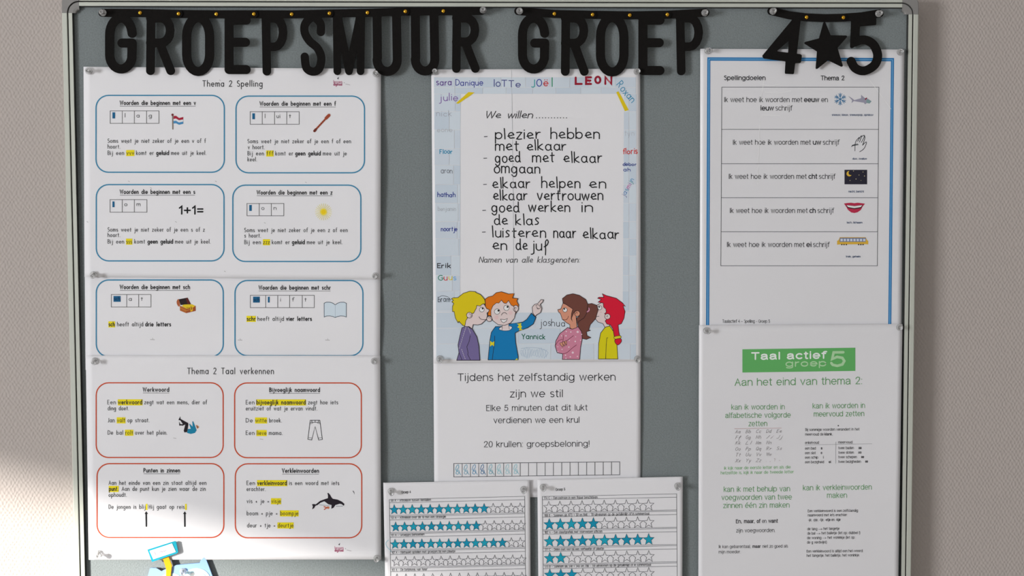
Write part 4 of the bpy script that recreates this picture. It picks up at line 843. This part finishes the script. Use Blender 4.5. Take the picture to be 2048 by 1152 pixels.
for x, y in ((1637, 1058.6), (1633, 1067.4), (1645, 1076.2)): S.line([(x, y), (x + 7, y - .2)], .6, (120, 120, 124)); S.line([(x + 5, y - 1.6), (x + 7.4, y - .2), (x + 5, y + 1.2)], .6, (120, 120, 124))
S.done('printed_text')

# ------------------------------------------------------------------ black letter banners
def contour(f, x0, x1, y0, y1, h):
    xs = np.arange(x0, x1 + h, h); ys = np.arange(y0, y1 + h, h); X, Y = np.meshgrid(xs, ys); D = f(X, Y)
    seg = {}; nx = len(xs)
    def ep(i, j, d):                                  # key + point of the crossing on a grid edge
        a = D[j, i]; b = D[j, i + 1] if d == 0 else D[j + 1, i]; t = a / (a - b)
        return ((i, j, d), (xs[i] + h * t, ys[j]) if d == 0 else (xs[i], ys[j] + h * t))
    pts = {}
    for j in range(len(ys) - 1):
        for i in range(nx - 1):
            c = (D[j, i] < 0, D[j, i + 1] < 0, D[j + 1, i + 1] < 0, D[j + 1, i] < 0)
            if all(c) or not any(c): continue
            E_ = []
            if c[0] != c[1]: E_.append((i, j, 0))
            if c[1] != c[2]: E_.append((i + 1, j, 1))
            if c[2] != c[3]: E_.append((i, j + 1, 0))
            if c[3] != c[0]: E_.append((i, j, 1))
            for e in E_:
                if e not in pts: pts[e] = ep(*e)[1]
            for a, b in zip(E_[::2], E_[1::2]): seg.setdefault(a, []).append(b); seg.setdefault(b, []).append(a)
    loops = []; seen = set()
    for s0 in list(seg):
        if s0 in seen: continue
        lp = [s0]; seen.add(s0); cur = s0
        while True:
            nx_ = [k for k in seg[cur] if k not in seen]
            if not nx_: break
            cur = nx_[0]; seen.add(cur); lp.append(cur)
        L = [pts[k] for k in lp]; L = L[::2] if len(L) > 40 else L
        if len(L) > 5: loops.append(L)
    return loops
def seg_sdf(X, Y, pts, r):
    D = np.full(X.shape, 1e9)
    for a, b in zip(pts[:-1], pts[1:]):
        a = np.array(a, float); b = np.array(b, float); d = b - a; L = max(d @ d, 1e-9)
        t = np.clip(((X - a[0]) * d[0] + (Y - a[1]) * d[1]) / L, 0, 1)
        D = np.minimum(D, np.hypot(X - a[0] - t * d[0], Y - a[1] - t * d[1]))
    return D - r
def poly_sdf(X, Y, pts, r):
    D = seg_sdf(X, Y, list(pts) + [pts[0]], 0); ins = np.zeros(X.shape, bool); N = len(pts)
    for i in range(N):
        x1, y1 = pts[i]; x2, y2 = pts[(i + 1) % N]
        if y1 == y2: continue
        c = ((y1 > Y) != (y2 > Y)) & (X < (x2 - x1) * (Y - y1) / (y2 - y1) + x1); ins ^= c
    return np.where(ins, -D, D) - r
def extrude_loops(name, loops, d0, th, mats, parent, tilt=None):
    """closed plate from loops in photo px, back face d0 off the felt, th thick"""
    tri = tessellate_polygon([[Vector((p[0], p[1], 0)) for p in L] for L in loops])
    pts = [p for L in loops for p in L]; U = np.array(pts)
    c = P(U[:, 0].mean(), U[:, 1].mean(), d0 + th)
    Fr = P(U[:, 0], U[:, 1], d0 + th); Bk = Fr + np.array([0, th, 0]); n = len(pts)
    V = np.vstack([Fr, Bk]); Fc = []
    for t in tri:
        a, b, c3 = (Fr[i] for i in t); nn = np.cross(b - a, c3 - a)
        t = tuple(t) if nn[1] < 0 else tuple(t[::-1])
        Fc.append(t); Fc.append(tuple(n + i for i in t[::-1]))
    s = 0
    for L in loops:
        m = len(L)
        for i in range(m): a, b = s + i, s + (i + 1) % m; Fc.append((a, b, n + b, n + a))
        s += m
    return mesh_obj(name, V, Fc, mats, parent)
def cap_arc(cx, cy, rx, ry, a0, a1, n=12): return A(cx, cy, rx, ry, a0, a1, n)
def glyph(ch, x0, x1, yb, r):
    """strokes of a banner letter inside its box; y grows downward"""
    X0, X1, Y0, Y1 = x0 + r, x1 - r, 36.0, yb - r; w = X1 - X0; h = Y1 - Y0; cx = (X0 + X1) / 2
    m = lambda a, b: (X0 + a * w, Y0 + b * h)
    if ch == 'G': return [[m(1.0, .30)] + cap_arc(cx, Y0 + .33 * h, w / 2, .33 * h, -20, -180) + cap_arc(cx, Y0 + .72 * h, w / 2, .28 * h, 180, 15) + [m(1, .49), m(.55, .49)]]
    if ch == 'R': return [[m(.03, -.05), m(.0, 1)], [m(0, 0), m(.5, 0)] + cap_arc(X0 + .5 * w, Y0 + .235 * h, .45 * w, .235 * h, -90, 90, 8) + [m(0, .47)], [m(.45, .47), m(.62, .65), m(.97, 1)]]
    if ch == 'O': return [cap_arc(cx, Y0 + .35 * h, w / 2, .36 * h, 0, -180) + cap_arc(cx, Y0 + .68 * h, w / 2, .32 * h, 180, 0) + [(X1, Y0 + .35 * h)]]
    if ch == 'E': return [[m(1, .04), m(0, .04), m(0, 1), m(1, 1)], [m(0, .47), m(.96, .47)]]
    if ch == 'P': return [[m(0, -.05), m(.06, 1)], [m(0, 0), m(.5, 0)] + cap_arc(X0 + .5 * w, Y0 + .27 * h, .5 * w, .27 * h, -90, 90, 8) + [m(.05, .54)]]
    if ch == 'S': return [[tuple(p) for p in catmull([m(.95, .26), m(.92, .1), m(.5, -.02), m(.06, .1), m(.02, .27), m(.3, .43), m(.75, .56), m(.98, .74), m(.85, .94), m(.5, 1), m(.12, .93), m(.02, .72)], False, 5)]]
    if ch == 'M': return [[m(.03, 1), m(0, -.05)], [m(.06, -.02), m(.5, 1)], [m(.94, -.02), m(.5, 1)], [m(1, -.05), m(.97, 1)]]
    if ch == 'U': return [[m(0, -.05), m(.02, .75)] + cap_arc(cx, Y0 + .78 * h, w / 2, .22 * h, 180, 0) + [m(.96, -.05)]]
def banner(label, pins, dots, letters, R0, group='black letter banners'):
    mx = [(p[0] + q[0]) / 2 for p, q in zip(pins[:1], pins[1:])][0]
    c = P(mx, 35, .005)
    root = thing('letter_banner', label, 'banner', (c[0], -.005, c[2] - .05), group)
    ends = [pins[0]] + dots + [pins[1]]
    for i, (ch, x0, x1, yb) in enumerate(letters):
        a, b = ends[i], ends[i + 1]; d = .0054 if i % 2 == 0 else .0069
        if ch == '*':
            st = []; star = K([(835, 140), (868, 222), (968, 224), (908, 292), (942, 404), (857, 362), (788, 418), (797, 312), (718, 263), (808, 240)], 1380, 0, 3.103)
            star = [(x, y + 1) for x, y in star]
            f = lambda X, Y: np.minimum(poly_sdf(X, Y, star, 2.2), seg_sdf(X, Y, [a, (mx, a[1] + 1.5), b], 7.9))
        elif ch == '4':
            q4 = K([(600, 260), (683, 260), (628, 742), (688, 750), (698, 762), (686, 848), (608, 852), (590, 1000), (490, 996), (500, 828), (195, 788), (182, 762)], 1500, 0, 6.827)
            h4 = K([(375, 696), (520, 716), (530, 560)], 1500, 0, 6.827)
            f = lambda X, Y: np.minimum(np.maximum(poly_sdf(X, Y, q4, 1.6), -poly_sdf(X, Y, h4, .6)), seg_sdf(X, Y, [a, ((a[0] + b[0]) / 2, (a[1] + b[1]) / 2 + 2), b], 7.9))
        elif ch == '5':
            q5 = K([(1395, 220), (1715, 210), (1715, 332), (1492, 350), (1482, 600), (1440, 618), (1395, 650), (1380, 642)], 1500, 0, 6.827)
            bowl = [tuple(p) for p in catmull(K([(1440, 575), (1520, 545), (1610, 555), (1700, 625), (1746, 760), (1700, 890), (1560, 967), (1440, 930), (1382, 835)], 1500, 0, 6.827), False, 5)]
            f = lambda X, Y: np.minimum.reduce([poly_sdf(X, Y, q5, 1.4), seg_sdf(X, Y, bowl, 8.7), seg_sdf(X, Y, [a, ((a[0] + b[0]) / 2, (a[1] + b[1]) / 2 + 1.5), b], 7.9)])
        else:
            r = {'M': 7.6, 'S': 8.2, 'R': 8.6, 'P': 8.4}.get(ch, 9.0); st = glyph(ch, x0, x1, yb, r)
            f = lambda X, Y: np.minimum.reduce([seg_sdf(X, Y, s, r) for s in st] + [seg_sdf(X, Y, [a, b], 7.9)])
        loops = contour(f, min(x0, a[0]) - 12, max(x1, b[0]) + 12, 8, yb + 10, 1.0)
        o = extrude_loops('letter_card', loops, d, .0014, M_black, root)
    for x, y in dots:
        V, Fc = [], []; c = P(x, y, .0084); rs = [(.0, .0015), (.0012, .0014), (.0019, .0008), (.0021, 0), (.0006, 0), (.0006, -.0045)]
        for rr_, hh in rs:
            for k in range(12): V.append((c[0] + rr_ * math.cos(k * PI / 6), c[1] - hh, c[2] + rr_ * math.sin(k * PI / 6)))
        for j in range(len(rs) - 1):
            for k in range(12): Fc.append((j * 12 + k, j * 12 + (k + 1) % 12, (j + 1) * 12 + (k + 1) % 12, (j + 1) * 12 + k))
        mesh_obj('split_pin', V, Fc, M_brass, root, smooth=True)
    return root
banner('black letter banner reading GROEPSMUUR across the upper left of the noticeboard', [(204.5, 25.5), (963, 21.5)],
       [(280.2, 25.8), (356.9, 27.7), (432.6, 28.4), (507.7, 28.2), (583.4, 28.6), (658.8, 26.8), (734.9, 25.5), (810.6, 23), (886.6, 22.3)],
       [('G', 210, 273, 147), ('R', 292, 351, 150), ('O', 364, 428, 152), ('E', 449, 501, 148), ('P', 523, 574.5, 151), ('S', 600.5, 651.5, 151.5), ('M', 665.5, 730, 150), ('U', 745, 803.5, 152), ('U', 821.5, 878.5, 151), ('R', 904, 960.5, 145.5)], 9)
banner('black letter banner reading GROEP at the top centre of the noticeboard', [(1036.5, 22), (1411, 25)],
       [(1108.7, 27.8), (1185, 29.4), (1259.5, 30.5), (1334.6, 29.3)],
       [('G', 1036, 1098.5, 147), ('R', 1122, 1178.5, 151.5), ('O', 1192, 1257, 153), ('E', 1277, 1329, 150), ('P', 1352, 1406, 150.5)], 9)
banner('short black banner with a 4, a star and a 5 at the upper right', [(1543, 22), (1759.5, 26.5)],
       [(1613, 34.6), (1686.5, 35.2)], [('4', 1525, 1603, 149), ('*', 1608, 1696, 139), ('5', 1693, 1765, 151)], 9)

# ------------------------------------------------------------------ blue card figure holding a sign
cc = P(365, 1150, .004)
cat = thing('card_figure', 'pale blue card animal head holding a small I am sign, at bottom left', 'cardboard cutout', (cc[0], -.0042, float(P(365, 1260, .004)[2])))
def plate(name, pts, d0, th, col, label=None, smooth=False):
    if smooth: pts = [tuple(p) for p in catmull(pts, True, 4)]
    o = extrude_loops(name, [pts], d0, th, flat(col, .6, .25), cat)
    if label: o['label'] = label
    return o
plate('head', [(300, 1137), (303.8, 1136), (312.5, 1136.3), (323.5, 1141.5), (332, 1138.6), (352.7, 1130.4), (376, 1128), (399.4, 1126), (401, 1121), (408, 1114.5), (413, 1121), (418, 1134), (425, 1153), (429, 1180), (424, 1215), (405, 1245), (370, 1258), (330, 1252), (303, 1226), (294, 1190), (296, 1150)], .0030, .0022, (138, 172, 222))
def card_disc(x, y, rx, ry, d0, th, col, name, label=None): return plate(name, A(x, y, rx, ry, 0, 360, 24)[:-1], d0, th, col, label)
card_disc(393, 1161, 28, 25, .0053, .0004, (176, 208, 222), 'eye_ring', 'pale blue ring around the right eye'); card_disc(393.5, 1163, 21, 19, .0058, .0004, (240, 246, 246), 'eye', 'white round eye')
card_disc(342, 1170, 27, 24, .0053, .0004, (176, 208, 222), 'eye_ring', 'pale blue ring around the left eye'); card_disc(342, 1172, 20, 18, .0058, .0004, (240, 246, 246), 'eye', 'white round eye')
plate('whisker', [(312.4, 1135.8), (314, 1135.4), (324, 1140.6), (323, 1142.4)], .0053, .0004, (40, 38, 46), 'short black line')
plate('sign_stick', [(324.3, 1113), (336, 1110.5), (343.6, 1131.6), (340, 1160), (332, 1160), (332, 1136.4)], .0058, .0016, (236, 160, 10), 'yellow stick')
plate('sign_board', [(294.8, 1099.7), (349, 1082.6), (352, 1083.5), (356.4, 1104.6), (353, 1107.2), (304, 1124)], .0078, .0016, (14, 150, 172), 'turquoise sign board')
plate('sign_face', [(299, 1101.8), (343.9, 1086.9), (351.6, 1103.8), (306.6, 1118.6)], .0095, .0004, (242, 240, 244), 'white sign face')
Vx, Fx = [], []
for pts in ([(309, 1104), (312, 1110)], [(319, 1105.5), (322, 1102), (324, 1104.5), (327, 1101.5), (329, 1103), (331, 1100.5), (333, 1101)]):
    v, f = ribbon(pts, .9); n = len(Vx); Vx += v; Fx += [tuple(i + n for i in q) for q in f]
Vx = np.array(Vx); mesh_obj('handwriting', P(Vx[:, 0], Vx[:, 1], .01005), Fx, flat((140, 118, 140)), cat)

# ------------------------------------------------------------------ clear push pins
def lathe(prof, n=20, ax=-1):
    V, Fc = [], []
    for r, h in prof:
        for k in range(n): V.append((r * math.cos(2 * PI * k / n), ax * h, r * math.sin(2 * PI * k / n)))
    for j in range(len(prof) - 1):
        for k in range(n): Fc.append((j * n + k, j * n + (k + 1) % n, (j + 1) * n + (k + 1) % n, (j + 1) * n + k))
    return V, Fc
pin_me = None; needle_me = None
def pin(x, y, d, where, tilt=(0, 0)):
    global pin_me, needle_me
    c = P(x, y, d)
    t = thing('push_pin', 'clear plastic push pin ' + where, 'push pin', c, 'clear push pins holding the sheets')
    if pin_me is None:
        body = [(0, .0006), (.0034, .0006), (.0041, .0009), (.0041, .0016), (.0034, .0021), (.0021, .0027), (.0017, .0042), (.0018, .0060), (.0024, .0072), (.0030, .0078), (.0031, .0090), (.0028, .0097), (.0022, .0097), (.0014, .0087), (0, .0084)]
        V, Fc = lathe(body); b = mesh_obj('pin_body', V, Fc, M_clear, smooth=True); pin_me = b.data
        V, Fc = lathe([(0, -.007), (.0003, -.0055), (.00045, 0), (.00045, .0060), (0, .0060)], 8); nd = mesh_obj('needle', V, Fc, M_steel, smooth=True); needle_me = nd.data
    else:
        b = bpy.data.objects.new('pin_body', pin_me); COL.objects.link(b); nd = bpy.data.objects.new('needle', needle_me); COL.objects.link(nd)
    b.parent = t; nd.parent = t; b.matrix_parent_inverse = Matrix(); nd.matrix_parent_inverse = Matrix()
    t.scale = (.84, .92, .84)
    t.rotation_euler = (math.radians(tilt[0]), 0, math.radians(tilt[1]))
for x, y, d, w, tl in (
    (206.5, 25.8, .0076, 'in the left end of the GROEPSMUUR banner', (0, 0)), (966, 20.5, .0076, 'in the right end of the GROEPSMUUR banner', (0, 0)),
    (1039, 22.5, .0076, 'in the left end of the GROEP banner', (0, 0)), (1409, 26, .0076, 'in the right end of the GROEP banner', (0, 0)),
    (1545, 23, .0076, 'in the left end of the banner with the star', (0, 0)), (1756.5, 27.5, .0076, 'in the right end of the banner with the star', (0, 0)),
    (178, 142, .0046, 'at the top left corner of the Thema 2 Spelling worksheet', (0, 6)), (752, 147.5, .0050, 'at the top right corner of the Thema 2 Spelling worksheet', (0, 0)),
    (187, 549, .0048, 'on the left where the first two worksheets overlap', (8, 8)), (751, 551.5, .0052, 'on the right where the first two worksheets overlap', (0, 0)),
    (190, 721.5, .0048, 'at the top left corner of the Thema 2 Taal verkennen worksheet', (5, 6)), (748.5, 721.8, .0050, 'at the top right corner of the Thema 2 Taal verkennen worksheet', (0, 0)),
    (197, 1106.5, .0048, 'at the sunlit bottom left corner of the orange boxed worksheet', (6, 10)), (753.5, 1116, .0050, 'at the bottom right corner of the orange boxed worksheet', (0, 0)),
    (869.5, 143.5, .0042, 'at the top left corner of the class poster', (0, 0)), (1274, 143.5, .0042, 'at the top right corner of the class poster', (0, 0)),
    (879, 717, .0042, 'at the bottom left corner of the class poster', (8, 5)), (1274.5, 717.5, .0042, 'at the bottom right corner of the class poster', (6, -4)),
    (1415, 102, .0024, 'at the top left corner of the Spellingdoelen sheet', (0, 8)), (1800, 104.5, .0024, 'at the top right corner of the Spellingdoelen sheet', (0, -8)),
    (1412, 661, .0050, 'at the top left corner of the green Taal actief sheet', (4, 6)), (1799, 654.5, .0050, 'at the top right corner of the green Taal actief sheet', (0, -12)),
    (782, 981.5, .0052, 'at the top left corner of the left star chart', (8, 6)), (1047, 978, .0052, 'at the top right corner of the left star chart', (8, 0)),
    (1086, 973.5, .0058, 'at the top left corner of the right star chart', (8, 0)), (1355, 971, .0058, 'at the top right corner of the right star chart', (8, -4)),
    (366, 1142, .0056, 'in the forehead of the blue card figure', (6, 8))):
    pin(x, y, d, w, tl)
